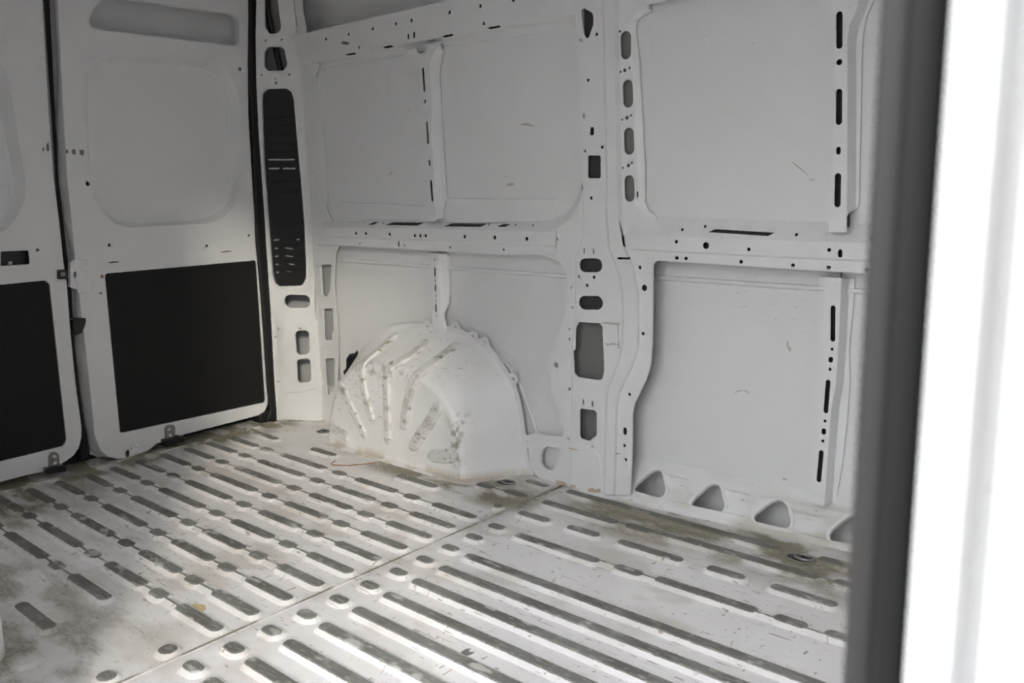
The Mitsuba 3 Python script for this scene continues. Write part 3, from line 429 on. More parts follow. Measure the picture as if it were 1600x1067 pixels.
hat('wall_rib_001', 'short slotted upright rib above the wheel arch', [(-2.292, 0.7498), (-2.2502, 0.7515), (-2.2474, 0.6727), (-2.2446, 0.5556), (-2.2384, 0.4732), (-2.2524, 0.4598), (-2.2932, 0.4557), (-2.294, 0.5754)],
    [(-2.3422, 0.75), (-2.2347, 0.7495), (-2.2223, 0.7338), (-2.2281, 0.6012), (-2.2346, 0.5284), (-2.2302, 0.4762), (-2.2312, 0.4521), (-2.3302, 0.4421), (-2.3447, 0.5676)], 2.184, SKIN_REAR, 0.014, h)
h = [slot(*[(-0.8201, 1.3785), (-0.8166, 1.3081)], 0.0155), slot(*[(-0.8118, 1.1996), (-0.8086, 1.1304)], 0.0155), slot(*[(-0.8042, 0.9998), (-0.8022, 0.9324)], 0.0155)] + [dot(c, 0.006) for c in [(-0.8146, 1.2696)]] + [slot(*[(-0.8062, 1.065), (-0.8061, 1.0574)], 0.011)]
hat('wall_rib_002', 'broad slotted upright rib at the right of the large upper right panel', [(-0.9007, 1.4556), (-0.8633, 1.4296), (-0.8415, 1.3944), (-0.8307, 1.3478), (-0.8213, 1.1764), (-0.8177, 1.0086), (-0.8216, 0.863), (-0.7765, 0.864), (-0.78, 0.9618), (-0.7904, 1.1742), (-0.7981, 1.322), (-0.7937, 1.3534), (-0.7805, 1.3847), (-0.7683, 1.4327)],
    [(-0.9553, 1.4823), (-0.9174, 1.4405), (-0.8868, 1.4062), (-0.8689, 1.3649), (-0.8662, 1.2434), (-0.8589, 1.0409), (-0.8562, 0.9325), (-0.8469, 0.9101), (-0.8439, 0.8827), (-0.7802, 0.8664), (-0.7799, 0.8902), (-0.7762, 0.9107), (-0.7646, 0.9265), (-0.7649, 0.9608), (-0.7728, 1.1902), (-0.7762, 1.2799), (-0.776, 1.3328), (-0.7708, 1.3744), (-0.7549, 1.4083), (-0.7452, 1.4425)], 2.150, SKIN_UP, 0.007, h)
h = [slot(*[(-0.8203, 0.6664), (-0.8167, 0.5845)], 0.0125), slot(*[(-0.8232, 0.4694), (-0.8256, 0.391)], 0.0125), slot(*[(-0.8321, 0.2752), (-0.8353, 0.1974)], 0.0125)] + dots([(-0.8174, 0.558), (-0.82, 0.5042), (-0.8265, 0.3632), (-0.8296, 0.3076)], 0.0035) + [slot(*[(-0.8191, 0.5316), (-0.8195, 0.5282)], 0.012), slot(*[(-0.8281, 0.3371), (-0.8284, 0.3317)], 0.012)]
hat('wall_rib_003', 'slotted upright rib standing on the sill at the right of the large lower right panel', [(-0.8483, 0.7443), (-0.803, 0.7452), (-0.8015, 0.6695), (-0.8014, 0.5693), (-0.8029, 0.4671), (-0.8111, 0.3968), (-0.8147, 0.2626), (-0.8168, 0.1275), (-0.852, 0.1281), (-0.8506, 0.2122), (-0.8476, 0.3733), (-0.8448, 0.5302), (-0.8446, 0.6324)],
    [(-0.8769, 0.742), (-0.7833, 0.7398), (-0.7827, 0.6992), (-0.7883, 0.5555), (-0.7818, 0.4792), (-0.783, 0.3589), (-0.7896, 0.2404), (-0.8022, 0.1325), (-0.8759, 0.1131), (-0.8832, 0.1934), (-0.8765, 0.3591), (-0.8743, 0.5405), (-0.8738, 0.6757)], 2.204, SKIN_LOW, 0.006, h)

# primer-dark insides of the box sections behind the holes
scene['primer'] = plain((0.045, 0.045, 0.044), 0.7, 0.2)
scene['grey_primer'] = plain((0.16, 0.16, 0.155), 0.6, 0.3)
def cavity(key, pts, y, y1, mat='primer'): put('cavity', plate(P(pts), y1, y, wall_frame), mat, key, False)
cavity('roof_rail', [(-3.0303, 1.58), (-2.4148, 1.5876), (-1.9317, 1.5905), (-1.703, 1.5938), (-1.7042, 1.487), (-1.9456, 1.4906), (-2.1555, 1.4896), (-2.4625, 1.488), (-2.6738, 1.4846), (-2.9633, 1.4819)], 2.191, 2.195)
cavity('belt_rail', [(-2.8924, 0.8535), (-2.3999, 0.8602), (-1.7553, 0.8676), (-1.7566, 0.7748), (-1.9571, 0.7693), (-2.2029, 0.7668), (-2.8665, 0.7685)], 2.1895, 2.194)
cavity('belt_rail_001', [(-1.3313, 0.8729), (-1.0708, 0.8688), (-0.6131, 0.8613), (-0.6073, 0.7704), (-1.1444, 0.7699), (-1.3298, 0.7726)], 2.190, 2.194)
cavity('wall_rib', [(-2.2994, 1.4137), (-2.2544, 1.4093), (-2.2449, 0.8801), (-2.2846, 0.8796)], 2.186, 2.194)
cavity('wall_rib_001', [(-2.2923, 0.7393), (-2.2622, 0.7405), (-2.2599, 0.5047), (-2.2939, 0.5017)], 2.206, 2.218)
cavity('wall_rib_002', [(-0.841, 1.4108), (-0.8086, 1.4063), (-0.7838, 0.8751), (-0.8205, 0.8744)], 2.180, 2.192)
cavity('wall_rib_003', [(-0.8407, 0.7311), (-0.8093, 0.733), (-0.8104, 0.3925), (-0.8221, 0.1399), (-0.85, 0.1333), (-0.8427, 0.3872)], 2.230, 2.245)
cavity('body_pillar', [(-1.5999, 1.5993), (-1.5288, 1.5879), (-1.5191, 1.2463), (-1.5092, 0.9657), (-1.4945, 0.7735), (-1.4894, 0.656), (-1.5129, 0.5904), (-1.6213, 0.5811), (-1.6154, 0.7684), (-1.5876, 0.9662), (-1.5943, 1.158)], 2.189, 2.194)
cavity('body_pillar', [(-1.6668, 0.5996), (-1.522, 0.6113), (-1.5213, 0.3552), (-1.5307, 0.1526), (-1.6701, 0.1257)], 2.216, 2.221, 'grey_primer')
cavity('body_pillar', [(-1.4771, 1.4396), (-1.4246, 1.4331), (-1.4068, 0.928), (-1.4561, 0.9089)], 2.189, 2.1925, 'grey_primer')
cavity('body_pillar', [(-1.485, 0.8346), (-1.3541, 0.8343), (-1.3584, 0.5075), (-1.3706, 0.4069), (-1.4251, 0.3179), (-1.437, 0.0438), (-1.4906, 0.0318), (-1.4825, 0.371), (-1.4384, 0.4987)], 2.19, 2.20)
# sloping sill along the foot of the right-hand bay
SB, ST = (np.array([-1.614, 2.158, 0.0]), np.array([-0.758, 2.243, 0.0])), (np.array([-1.614, 2.2475, 0.128]), np.array([-0.758, 2.2475, 0.150]))
def sill_frame(u, v, d):
    u, v = np.asarray(u, float)[..., None], np.asarray(v, float)[..., None]
    q = (SB[0] * (1 - u) + SB[1] * u) * (1 - v) + (ST[0] * (1 - u) + ST[1] * u) * v
    return q + np.asarray(d, float)[..., None] * np.array([0, -0.75, 0.66])
k = thing('side_sill', 'sloping white sill with triangular openings along the foot of the right wall panel', 'sill')
h = [rnd(P([(0.2285, 0.3373), (0.2371, 0.4438), (0.2812, 0.74), (0.2997, 0.8007), (0.3218, 0.7826), (0.3535, 0.4489), (0.3524, 0.3258), (0.3357, 0.2391), (0.2351, 0.2756)]), 0.012), rnd(P([(0.4601, 0.276), (0.4702, 0.407), (0.5118, 0.6921), (0.5321, 0.7579), (0.5518, 0.7365), (0.5819, 0.367), (0.5746, 0.2283), (0.4654, 0.2291)]), 0.012), rnd(P([(0.6885, 0.2517), (0.6923, 0.3393), (0.7376, 0.6081), (0.7558, 0.6876), (0.7763, 0.6992), (0.7942, 0.608), (0.8108, 0.345), (0.8073, 0.2244), (0.7935, 0.1691), (0.6958, 0.1843)]), 0.012), rnd(P([(0.9378, 0.2454), (0.9452, 0.3529), (0.9895, 0.6399), (1.0046, 0.7009), (1.0221, 0.7049), (1.0385, 0.6182), (1.0528, 0.3379), (1.0483, 0.2117), (1.0334, 0.1673), (0.941, 0.1309)]), 0.012)]
h += dots([(0.4059, 0.5935), (0.6367, 0.5608)], 0.006, 4)
out = box(-0.02, 0.0, 1.5, 1.0)
ribs = [rnd(P([(0.3548, 0.7492), (0.422, 0.74), (0.4355, 0.2471), (0.3808, 0.2504)]), 0.02), rnd(P([(0.5849, 0.6953), (0.6549, 0.6847), (0.6654, 0.2487), (0.604, 0.251)]), 0.02), rnd(P([(0.8254, 0.5337), (0.9001, 0.5521), (0.9179, 0.1333), (0.8271, 0.1749)]), 0.02)]
rim_core = out.difference(unary_union([a.buffer(0.012) for a in ribs]))
put('panel', sheet(out, [(rim_core, 0.0), *[(a, -0.006) for a in ribs]], h, lip=0.004, hole_lip=0.010, frame=sill_frame, away=-1), 'sill_paint', k)
for q in h[:4]: put('opening_rim', sheet(q.buffer(0.012).difference(q.buffer(0.001)), [(q.buffer(0.012).difference(q.buffer(0.001)), 0.002)], lip=0.002, hole_lip=0.012, frame=sill_frame, away=-1), 'paint', k)


# ================================================================== wheel arches
# ARCH-BEGIN
INNER = np.array([(-2.722, 0.0), (-2.705, 0.108), (-2.668, 0.195), (-2.607, 0.282), (-2.506, 0.342), (-2.395, 0.360), (-2.291, 0.357), (-2.191, 0.345), (-2.113, 0.312), (-2.067, 0.278), (-2.023, 0.222), (-1.990, 0.161), (-1.980, 0.095), (-1.984, 0.0)])
OUTER = np.array([(-2.845, 0.0), (-2.842, 0.1), (-2.815, 0.21), (-2.747, 0.334), (-2.642, 0.406), (-2.543, 0.444), (-2.396, 0.466), (-2.291, 0.471), (-2.175, 0.468), (-2.08, 0.443), (-2.019, 0.413), (-1.961, 0.354), (-1.918, 0.307), (-1.89, 0.224), (-1.877, 0.134), (-1.867, 0.055), (-1.842, 0.0)])
def resample(c, n, smooth=2):
    for _ in range(smooth):
        m = (c[:-1] + c[1:]) / 2; q = [c[0]]
        for a, b in zip(c[:-1], c[1:]): q += [a * 0.75 + b * 0.25, a * 0.25 + b * 0.75]
        c = np.array([*q, c[-1]])
    s = np.r_[0, np.cumsum(np.linalg.norm(np.diff(c, axis=0), axis=1))]
    return np.column_stack([np.interp(np.linspace(0, s[-1], n), s, c[:, i]) for i in (0, 1)])
def arch_rings(n=90, y_in=2.0, y_out=2.198):
    I, O = resample(INNER, n), resample(OUTER, n)
    ctr = np.array([-2.35, 0.0]); rings = []
    cx = lambda r: np.column_stack([ctr[0] + (I[:, 0] - ctr[0]) * r, I[:, 1] * r])
    add = lambda q, y: rings.append(np.column_stack([q[:, 0], np.full(n, y) if np.isscalar(y) else y, q[:, 1]]))
    for r in (0.02, 0.3, 0.6, 0.8): add(cx(r), y_in - 0.004 * (1 - r))
    p0, p1, p2 = cx(0.955), I, I + (O - I) * 0.08
    for t in np.linspace(0, 1, 8):
        a, b, c = (1 - t) ** 2, 2 * t * (1 - t), t * t
        add(a * p0 + b * p1 + c * p2, a * y_in + b * y_in + c * (y_in + (y_out - y_in) * 0.08))
    for t in (0.2, 0.3, 0.45, 0.6, 0.75, 0.86, 0.94): add(I + (O - I) * t, y_in + (y_out - y_in) * t)
    add(O, y_out - 0.004); add(O + (O - ctr) * 0.006, y_out)
    return rings
def arch_mesh():
    R = arch_rings(); n = len(R[0]); v = np.vstack(R); f = []
    for k in range(len(R) - 1):
        i = np.arange(n - 1) + k * n
        f += [np.stack([i, i + 1, i + 1 + n], 1), np.stack([i, i + 1 + n, i + n], 1)]
    f.append(np.array([[0, i + 1, i] for i in range(1, n - 1)]))
    return trimesh.Trimesh(v, np.vstack(f), process=False)
# ARCH-END
AM = arch_mesh()
if (AM.face_normals[:, 1] * AM.area_faces).sum() > 0: AM.invert()
def bead(pts, w, key, hgt=0.010, back=0.004):
    """A raised bead along points on the arch, its ends rounded off."""
    p = np.array(pts, float); s = np.r_[0, np.cumsum(np.linalg.norm(np.diff(p, axis=0), axis=1))]
    N = max(12, int(s[-1] / 0.012)); t = np.linspace(0, s[-1], N)
    p = np.column_stack([np.interp(t, s, p[:, i]) for i in range(3)])
    for _ in range(3): p[1:-1] = (p[:-2] + 2 * p[1:-1] + p[2:]) / 4
    tree = cKDTree(AM.vertices); nv = AM.vertex_normals
    nn = nv[tree.query(p, 6)[1]].mean(1)
    for _ in range(4): nn[1:-1] = (nn[:-2] + 2 * nn[1:-1] + nn[2:]) / 4
    nn /= np.linalg.norm(nn, axis=1, keepdims=True)
    tt = np.gradient(p, axis=0); tt /= np.linalg.norm(tt, axis=1, keepdims=True)
    sd = np.cross(nn, tt); sd /= np.linalg.norm(sd, axis=1, keepdims=True)
    e = np.minimum(t, s[-1] - t); ww = w / 2 * np.sqrt(np.clip(1 - (1 - np.clip(e / (w / 2), 0.08, 1)) ** 2, 0, 1))
    prof = [(-1.22, -back), (-0.86, hgt * 0.85), (-0.74, hgt), (0.74, hgt), (0.86, hgt * 0.85), (1.22, -back)]
    v = np.stack([p + sd * (ww * a)[:, None] + nn * b for a, b in prof], 1); m = len(prof)
    f = []
    for a in range(N - 1):
        for b in range(m - 1): f += [[a * m + b, a * m + b + 1, (a + 1) * m + b + 1], [a * m + b, (a + 1) * m + b + 1, (a + 1) * m + b]]
    for a in (0, N - 1): f += [[a * m, a * m + b, a * m + b + 1] for b in range(1, m - 1)]
    mesh = trimesh.Trimesh(v.reshape(-1, 3), f, process=False); mesh.fix_normals()
    put('bead', mesh, 'bead_paint', key, 50)
k = thing('wheel_arch', 'white humped wheel arch with scuffed raised beads against the far wall', 'wheel arch')
put('hump', AM, 'arch_paint', k, 60)
for q, w in (([(-2.6309, 2.008, 0.2542), (-2.5923, 1.9995, 0.2134), (-2.5506, 1.9987, 0.1546), (-2.5113, 1.9981, 0.1035), (-2.4799, 1.9976, 0.0641)], 0.034), ([(-2.465, 2.1589, 0.4346), (-2.4643, 2.1086, 0.4076), (-2.466, 2.0613, 0.3817), (-2.4781, 2.0268, 0.3602), (-2.4853, 2.0041, 0.3413), (-2.4897, 1.9999, 0.3146), (-2.4727, 1.9988, 0.2289), (-2.4533, 1.9983, 0.1828), (-2.4348, 1.9977, 0.1367)], 0.034), ([(-2.2725, 2.1338, 0.4329), (-2.2719, 2.0938, 0.4096), (-2.2781, 2.0576, 0.3887), (-2.3029, 2.0267, 0.3721), (-2.3269, 2.0043, 0.3564), (-2.348, 1.9998, 0.3285), (-2.3492, 1.9988, 0.2522), (-2.3495, 1.9979, 0.1682), (-2.3519, 1.9967, 0.0634)], 0.034),
             ([(-2.1355, 2.1608, 0.4331), (-2.1542, 2.104, 0.4005), (-2.1726, 2.0479, 0.3684), (-2.1856, 2.0098, 0.3459), (-2.2093, 1.9998, 0.3168), (-2.2353, 1.999, 0.2528), (-2.2477, 1.9984, 0.2039), (-2.2626, 1.9977, 0.1352)], 0.037), ([(-2.0744, 2, 0.2567), (-2.1007, 1.9994, 0.2208), (-2.1308, 1.9989, 0.1814), (-2.1786, 1.9981, 0.1241), (-2.2242, 1.9975, 0.0684)], 0.044), ([(-2.1332, 1.9984, 0.06), (-2.0948, 1.9988, 0.0664), (-2.0508, 1.9993, 0.0746), (-2.0077, 1.9999, 0.0823)], 0.046), ([(-2.693, 2, 0.0662), (-2.661, 1.9995, 0.0563), (-2.6251, 1.999, 0.05), (-2.586, 1.9986, 0.0418)], 0.038)): bead(q, w, k)
O = resample(OUTER, 80); tabs = [(-2.3323, 0.4744), (-2.1872, 0.4859), (-2.0984, 0.462), (-2.043, 0.4447), (-1.9111, 0.3305), (-1.8488, 0.1165)]
flp = P([*O, *(O + (O - np.array([-2.35, 0.0])) * 0.035)[::-1]]).buffer(0)
flp = unary_union([flp, *[dot(c, 0.017, 5) for c in tabs]]).buffer(0.010).buffer(-0.010).intersection(box(-3.2, 0.0, -1.5, 1.0)).difference(P([*(O * [1, 1]), (-2.35, -0.1)]).buffer(-0.006))
put('flange', sheet(flp, [(flp, 2.195)], dots(tabs, 0.0045), lip=0.006), 'paint', k)
put('foot', plate(rnd(P([(-2.735, 1.968), (-1.975, 1.968), (-1.935, 1.99), (-1.905, 2.08), (-1.86, 2.195), (-2.835, 2.195), (-2.77, 2.06)]), 0.02), 0.0, 0.004, lambda u, v, d: np.stack([u, v, d], -1), 0.002), 'arch_paint', k)
MIR = trimesh.Trimesh(AM.vertices * [1, -1.10, 1] + [0, 0.357 + 2.198 * 1.10, 0], AM.faces[:, ::-1], process=False)
k = thing('wheel_arch_001', 'edge of the opposite white wheel arch at the left border of the photo', 'wheel arch')
put('hump', MIR, 'arch_paint', k, 60)
g = thing('wall_plug', 'torn black plastic piece behind the upper left edge of the wheel arch', 'plastic scrap')
put('shell', plate(P([(-2.8284, 0.2923), (-2.8056, 0.314), (-2.7763, 0.3174), (-2.7541, 0.3374), (-2.7464, 0.3316), (-2.7511, 0.2722), (-2.8037, 0.2357), (-2.8434, 0.214), (-2.8544, 0.2345), (-2.8318, 0.2511)]), 2.221, 2.190, wall_frame, 0.006), 'black_plastic', g)


# ================================================================== rear corner pillar with its vent
k = thing('corner_pillar', 'white rear corner pillar with large openings between the rear door and the side wall', 'pillar')
up = P([(0.0591, 1.8792), (0.0326, 1.5887), (0.0225, 1.4148), (0.0124, 0.9785), (0.0086, 0.6584), (0.0073, 0.5219), (0.0053, 0.4943), (0.2025, 0.4926), (0.2097, 0.656), (0.2102, 0.9751), (0.2094, 1.2206), (0.2075, 1.485), (0.1923, 1.6577), (0.1806, 1.8752)])
dn = P([(0.0828, 0.4199), (0.2137, 0.4327), (0.2153, 0.2749), (0.2133, 0.0063), (0.0579, 0.0063), (0.0703, 0.2756)])
side = P([(0.0054, 0.4557), (0.0222, 0.4555), (0.0311, 0.3833), (0.0347, 0.2712), (0.0218, 0.0002), (-0.001, 0.0002), (0.0016, 0.2007)])
hull = P([(0.0591, 1.8792), (0.0326, 1.5887), (0.0225, 1.4148), (0.0124, 0.9785), (0.0086, 0.6584), (0.0054, 0.4557), (0.0016, 0.2007), (-0.001, 0.0002), (0.2067, 0.0002), (0.2086, 0.2704), (0.207, 0.4292), (0.2097, 0.656), (0.2102, 0.9751), (0.2094, 1.2206), (0.2075, 1.485), (0.1923, 1.6577), (0.1806, 1.8752)]).union(dn).buffer(0.004)
h = [rnd(P([(0.0811, 1.8426), (0.0684, 1.632), (0.0839, 1.6057), (0.118, 1.6048), (0.1368, 1.6226), (0.1315, 1.6863), (0.1265, 1.8411)]), 0.012), rnd(P([(0.0592, 1.5371), (0.0751, 1.5555), (0.1322, 1.5546), (0.1451, 1.5387), (0.1522, 1.4865), (0.149, 1.4791), (0.1357, 1.462), (0.0684, 1.4612), (0.0551, 1.4791)]), 0.012)]
vent = rnd(P([(0.0395, 1.3742), (0.0634, 1.3912), (0.1406, 1.3918), (0.1634, 1.3762), (0.1706, 1.3433), (0.1744, 1.1753), (0.1791, 1.0393), (0.183, 0.8438), (0.1791, 0.6683), (0.176, 0.6185), (0.1617, 0.592), (0.1469, 0.5845), (0.0532, 0.583), (0.0387, 0.5982), (0.0316, 0.6309), (0.0288, 0.8461), (0.0271, 1.1087), (0.0357, 1.3389)]), 0.012)
h += [vent, slot(*[(0.1017, 0.5196), (0.1598, 0.5177)], 0.056)]
h += [rnd(P([(0.1192, 0.3838), (0.1311, 0.3962), (0.17, 0.3973), (0.1796, 0.3862), (0.1782, 0.3058), (0.1652, 0.293), (0.1313, 0.2901), (0.1196, 0.3033)]), 0.012), rnd(P([(0.1184, 0.2625), (0.1302, 0.2725), (0.1708, 0.2763), (0.1785, 0.2653), (0.1779, 0.1834), (0.1671, 0.1713), (0.1265, 0.1669), (0.1163, 0.1788)]), 0.012)]
h += dots([(0.0672, 1.5784), (0.1348, 1.5809), (0.0435, 1.4476), (0.1574, 1.4452), (0.0981, 1.4315), (0.0421, 0.4008), (0.0262, 0.3649), (0.0246, 0.1694)], 0.0035) + [sq(c, 0.009) for c in [(0.0996, 1.4144)]] + [sq(c, 0.010, 0.005) for c in [(0.1428, 0.4057)]]
put('pressing', sheet(hull, [(up, 0.0), (dn, 0.022), (side, 0.0)], h, lip=0.02, hole_lip=0.012, frame=corner_frame, away=-1), 'paint', k)
rimv = vent.buffer(0.010).difference(vent)
put('opening_rim', sheet(rimv, [(rimv, 0.003)], lip=0.003, hole_lip=0.004, frame=corner_frame, away=-1), 'paint', k)
put('weld_seam', plate(P([(0.0637, 0.1266), (0.1285, 0.1293), (0.1967, 0.1448), (0.1966, 0.1428), (0.1284, 0.1274), (0.0635, 0.1247)]), 0.020, 0.0235, corner_frame), 'scratch_grey', k, False)
put('inner_strut', tube(np.array([corner_frame(np.array(u), np.array(v), np.array(-0.05)) for u, v in [(0.0726, 1.8419), (0.0683, 1.7072), (0.0808, 1.6201), (0.0979, 1.5195), (0.1133, 1.4306)]]), 0.012, 8), 'black_plastic', k, 60, 'black strut seen through the upper openings')
put('inner_panel', plate(box(-0.06, -0.05, 0.23, 1.95), -0.13, -0.12, corner_frame), 'column_grey', k, False)
g = thing('vent_cover', 'tall black plastic vent cover with louvres set in the rear corner pillar', 'vent')
put('shell', plate(vent.buffer(-0.0005), -0.02, -0.012, corner_frame), 'black_plastic', g, 30)
def bar(pts, d0, d1, mat, name): put(name, plate(P(pts), d0, d1, corner_frame, 0.001), mat, g, False)
bar([(0.0429, 1.113), (0.1536, 1.1109), (0.1532, 1.1049), (0.0425, 1.1071)], -0.012, -0.01, "slit_grey", "slit")
bar([(0.0431, 1.0774), (0.0864, 1.0766), (0.086, 1.0706), (0.0426, 1.0714)], -0.012, -0.01, "slit_grey", "slit")
bar([(0.1026, 1.0763), (0.154, 1.0753), (0.1536, 1.0693), (0.1022, 1.0703)], -0.012, -0.01, "slit_grey", "slit")
bar([(0.0394, 0.8457), (0.1598, 0.8466), (0.1595, 0.8413), (0.039, 0.8404)], -0.012, -0.005, "black_plastic", "louvre")
bar([(0.0382, 0.7896), (0.1672, 0.7905), (0.1667, 0.7825), (0.0377, 0.7816)], -0.012, -0.005, "black_plastic", "louvre")
bar([(0.0413, 0.7547), (0.1677, 0.7557), (0.1672, 0.7477), (0.0407, 0.7467)], -0.012, -0.005, "black_plastic", "louvre")
bar([(0.0417, 0.7211), (0.1684, 0.7221), (0.1678, 0.7141), (0.0411, 0.713)], -0.012, -0.005, "black_plastic", "louvre")
bar([(0.0421, 0.6873), (0.169, 0.6884), (0.1685, 0.6804), (0.0416, 0.6792)], -0.012, -0.005, "black_plastic", "louvre")
bar([(0.0425, 0.6534), (0.1669, 0.6547), (0.1663, 0.6466), (0.042, 0.6453)], -0.012, -0.005, "black_plastic", "louvre")
bar([(0.0486, 1.2832), (0.1557, 1.2833), (0.1554, 1.2782), (0.0483, 1.2781)], -0.012, -0.005, "black_plastic", "louvre")
bar([(0.0461, 1.2475), (0.1587, 1.2476), (0.1584, 1.2425), (0.0457, 1.2424)], -0.012, -0.005, "black_plastic", "louvre")
bar([(0.0435, 1.2117), (0.1591, 1.2118), (0.1587, 1.2067), (0.0432, 1.2066)], -0.012, -0.005, "black_plastic", "louvre")
bar([(0.0437, 1.1757), (0.1621, 1.1758), (0.1618, 1.1707), (0.0433, 1.1705)], -0.012, -0.005, "black_plastic", "louvre")
bar([(0.044, 1.1421), (0.1626, 1.1423), (0.1623, 1.1372), (0.0436, 1.137)], -0.012, -0.005, "black_plastic", "louvre")
bar([(0.0409, 1.0226), (0.163, 1.023), (0.1627, 1.0178), (0.0406, 1.0173)], -0.012, -0.005, "black_plastic", "louvre")
bar([(0.0405, 0.978), (0.1628, 0.9785), (0.1625, 0.9733), (0.0401, 0.9727)], -0.012, -0.005, "black_plastic", "louvre")
bar([(0.0445, 0.7813), (0.0695, 0.7847), (0.0635, 0.7767), (0.0441, 0.7754)], -0.012, -0.009, "bright_steel", "clip")
bar([(0.1407, 0.7813), (0.1545, 0.7824), (0.1541, 0.7771), (0.1458, 0.7756)], -0.012, -0.009, "bright_steel", "clip")
bar([(0.0448, 0.7455), (0.0572, 0.7461), (0.0582, 0.7407), (0.0458, 0.7404)], -0.012, -0.009, "bright_steel", "clip")
bar([(0.0808, 0.7485), (0.1217, 0.7426), (0.1214, 0.7386), (0.0996, 0.7413)], -0.012, -0.009, "bright_steel", "clip")
bar([(0.0441, 0.7123), (0.0563, 0.7127), (0.0559, 0.7073), (0.0449, 0.7069)], -0.012, -0.009, "bright_steel", "clip")
bar([(0.0786, 0.7151), (0.125, 0.7091), (0.1193, 0.7065), (0.0974, 0.7084)], -0.012, -0.009, "bright_steel", "clip")
bar([(0.0457, 0.6787), (0.0554, 0.6792), (0.055, 0.6738), (0.0453, 0.6733)], -0.012, -0.009, "bright_steel", "clip")
bar([(0.101, 0.6797), (0.1283, 0.675), (0.1199, 0.6724), (0.1034, 0.6743)], -0.012, -0.009, "bright_steel", "clip")
bar([(0.0447, 0.6445), (0.0558, 0.645), (0.0554, 0.6395), (0.0457, 0.6391)], -0.012, -0.009, "bright_steel", "clip")
bar([(0.0823, 0.6479), (0.1099, 0.6465), (0.1069, 0.6433), (0.0848, 0.6441)], -0.012, -0.009, "bright_steel", "clip")

# ================================================================== rear doors
OUTSIDE = DOOR - 0.085
def door(key, outline, edge, recess_out, recess_in, slot_hole, trim, holes, label):
    structure(key, label)
    f = P(outline); ro, ri, sl, tr = rnd(P(recess_out), 0.02), rnd(P(recess_in), 0.02), rnd(P(slot_hole), 0.012), rnd(P(trim), 0.010)
    cores, out = [(f.difference(ro), DOOR), (ri.buffer(0.014), DOOR - 0.042)], f
    if edge is not None:
        strip = P(edge); out = unary_union([f, strip]).buffer(0.003).buffer(-0.003)
        cores.append((LineString(strip.exterior.coords).difference(f.buffer(0.006)), DOOR - 0.06))
    put('inner_sheet', sheet(out, cores, [ri, sl, tr, *holes], lip=0.02, hole_lip=0.006, frame=door_frame, away=-1), 'paint', key, 50)
    put('window_blank', plate(ri.buffer(0.02), DOOR - 0.056, DOOR - 0.0455, door_frame), 'skin_paint', key, False)
    put('trim_panel', plate(tr.buffer(-0.0015), DOOR - 0.012, DOOR - 0.003, door_frame, 0.0015), 'hardboard', key, False, 'black hardboard lining panel')
    rim = sl.buffer(0.007).difference(sl)
    put('slot_rim', sheet(rim, [(rim, DOOR + 0.003)], lip=0.003, hole_lip=0.03, frame=door_frame, away=-1), 'paint', key, 50)
    put('outer_sheet', plate(out.buffer(0.012), OUTSIDE - 0.01, OUTSIDE, door_frame), 'skin_paint', key, False)
def bracket(key, q, bolts, latch):
    b = put('bracket', plate(rnd(P(q), 0.008), DOOR, DOOR + 0.006, door_frame, 0.0015), 'steel', key, 30, 'grey steel bracket plate with two bolts')
    for u, v in bolts:
        s = trimesh.creation.icosphere(2, 0.007); s.apply_scale((0.6, 1, 1)); s.apply_translation((DOOR + 0.006, u, v)); put('bolt', s, 'bright_steel', b, True)
    put('latch', plate(rnd(P(latch), 0.004), DOOR - 0.02, DOOR + 0.03, door_frame, 0.004), 'black_plastic', key, 30, 'black latch under the bracket')
slot1 = [(1.4349, 1.5892), (1.4463, 1.614), (1.4828, 1.6551), (1.5015, 1.6727), (1.6438, 1.6736), (1.9996, 1.6752), (2.0299, 1.662), (2.0219, 1.5684), (2.0049, 1.5544), (1.4724, 1.555), (1.4406, 1.56), (1.4331, 1.5719)]
out1 = [(1.3446, 1.7614), (1.3352, 1.637), (1.3228, 1.427), (1.3022, 1.0383), (1.3019, 0.894), (1.3006, 0.7586), (1.2819, 0.7488), (1.2725, 0.6609), (1.3, 0.6488), (1.2998, 0.5631), (1.3014, 0.4928), (1.3019, 0.3029), (1.3001, 0.1091), (1.3149, 0.0488), (1.3379, 0.0181), (1.3769, -0.0021), (1.4132, -0.0078), (1.4511, -0.0035), (1.4896, -0.0004), (1.5304, 0.0205), (1.5753, 0.0226), (1.6517, 0.0307), (1.9129, 0.0335), (1.9844, 0.0346), (2.0169, 0.0446), (2.0351, 0.0722), (2.0401, 0.1339), (2.045, 0.2743), (2.0441, 0.4966), (2.0388, 0.6606), (2.0375, 0.7947), (2.0375, 0.9794), (2.0422, 1.2882), (2.0561, 1.4901), (2.0736, 1.6649), (2.0891, 1.8859)]
rec_o = [(1.395, 1.3772), (1.4209, 1.4354), (1.4617, 1.4629), (1.5245, 1.474), (1.8879, 1.4804), (1.9533, 1.4666), (1.9935, 1.4206), (2.0086, 1.3432), (1.995, 1.0781), (1.9634, 0.9834), (1.9337, 0.9096), (1.8816, 0.8731), (1.8325, 0.8601), (1.505, 0.859), (1.4543, 0.8755), (1.4206, 0.9117), (1.3878, 0.9698), (1.3789, 1.0353), (1.3911, 1.3096)]
rec_i = [(1.438, 1.3608), (1.4514, 1.4026), (1.484, 1.4317), (1.5344, 1.4482), (1.6674, 1.4492), (1.8737, 1.4505), (1.9371, 1.4275), (1.9684, 1.3827), (1.9739, 1.3305), (1.9578, 1.0779), (1.952, 0.9943), (1.9283, 0.9431), (1.8692, 0.9039), (1.809, 0.8884), (1.5474, 0.8859), (1.4856, 0.8993), (1.4339, 0.9479), (1.4186, 1.0012), (1.4169, 1.0834)]
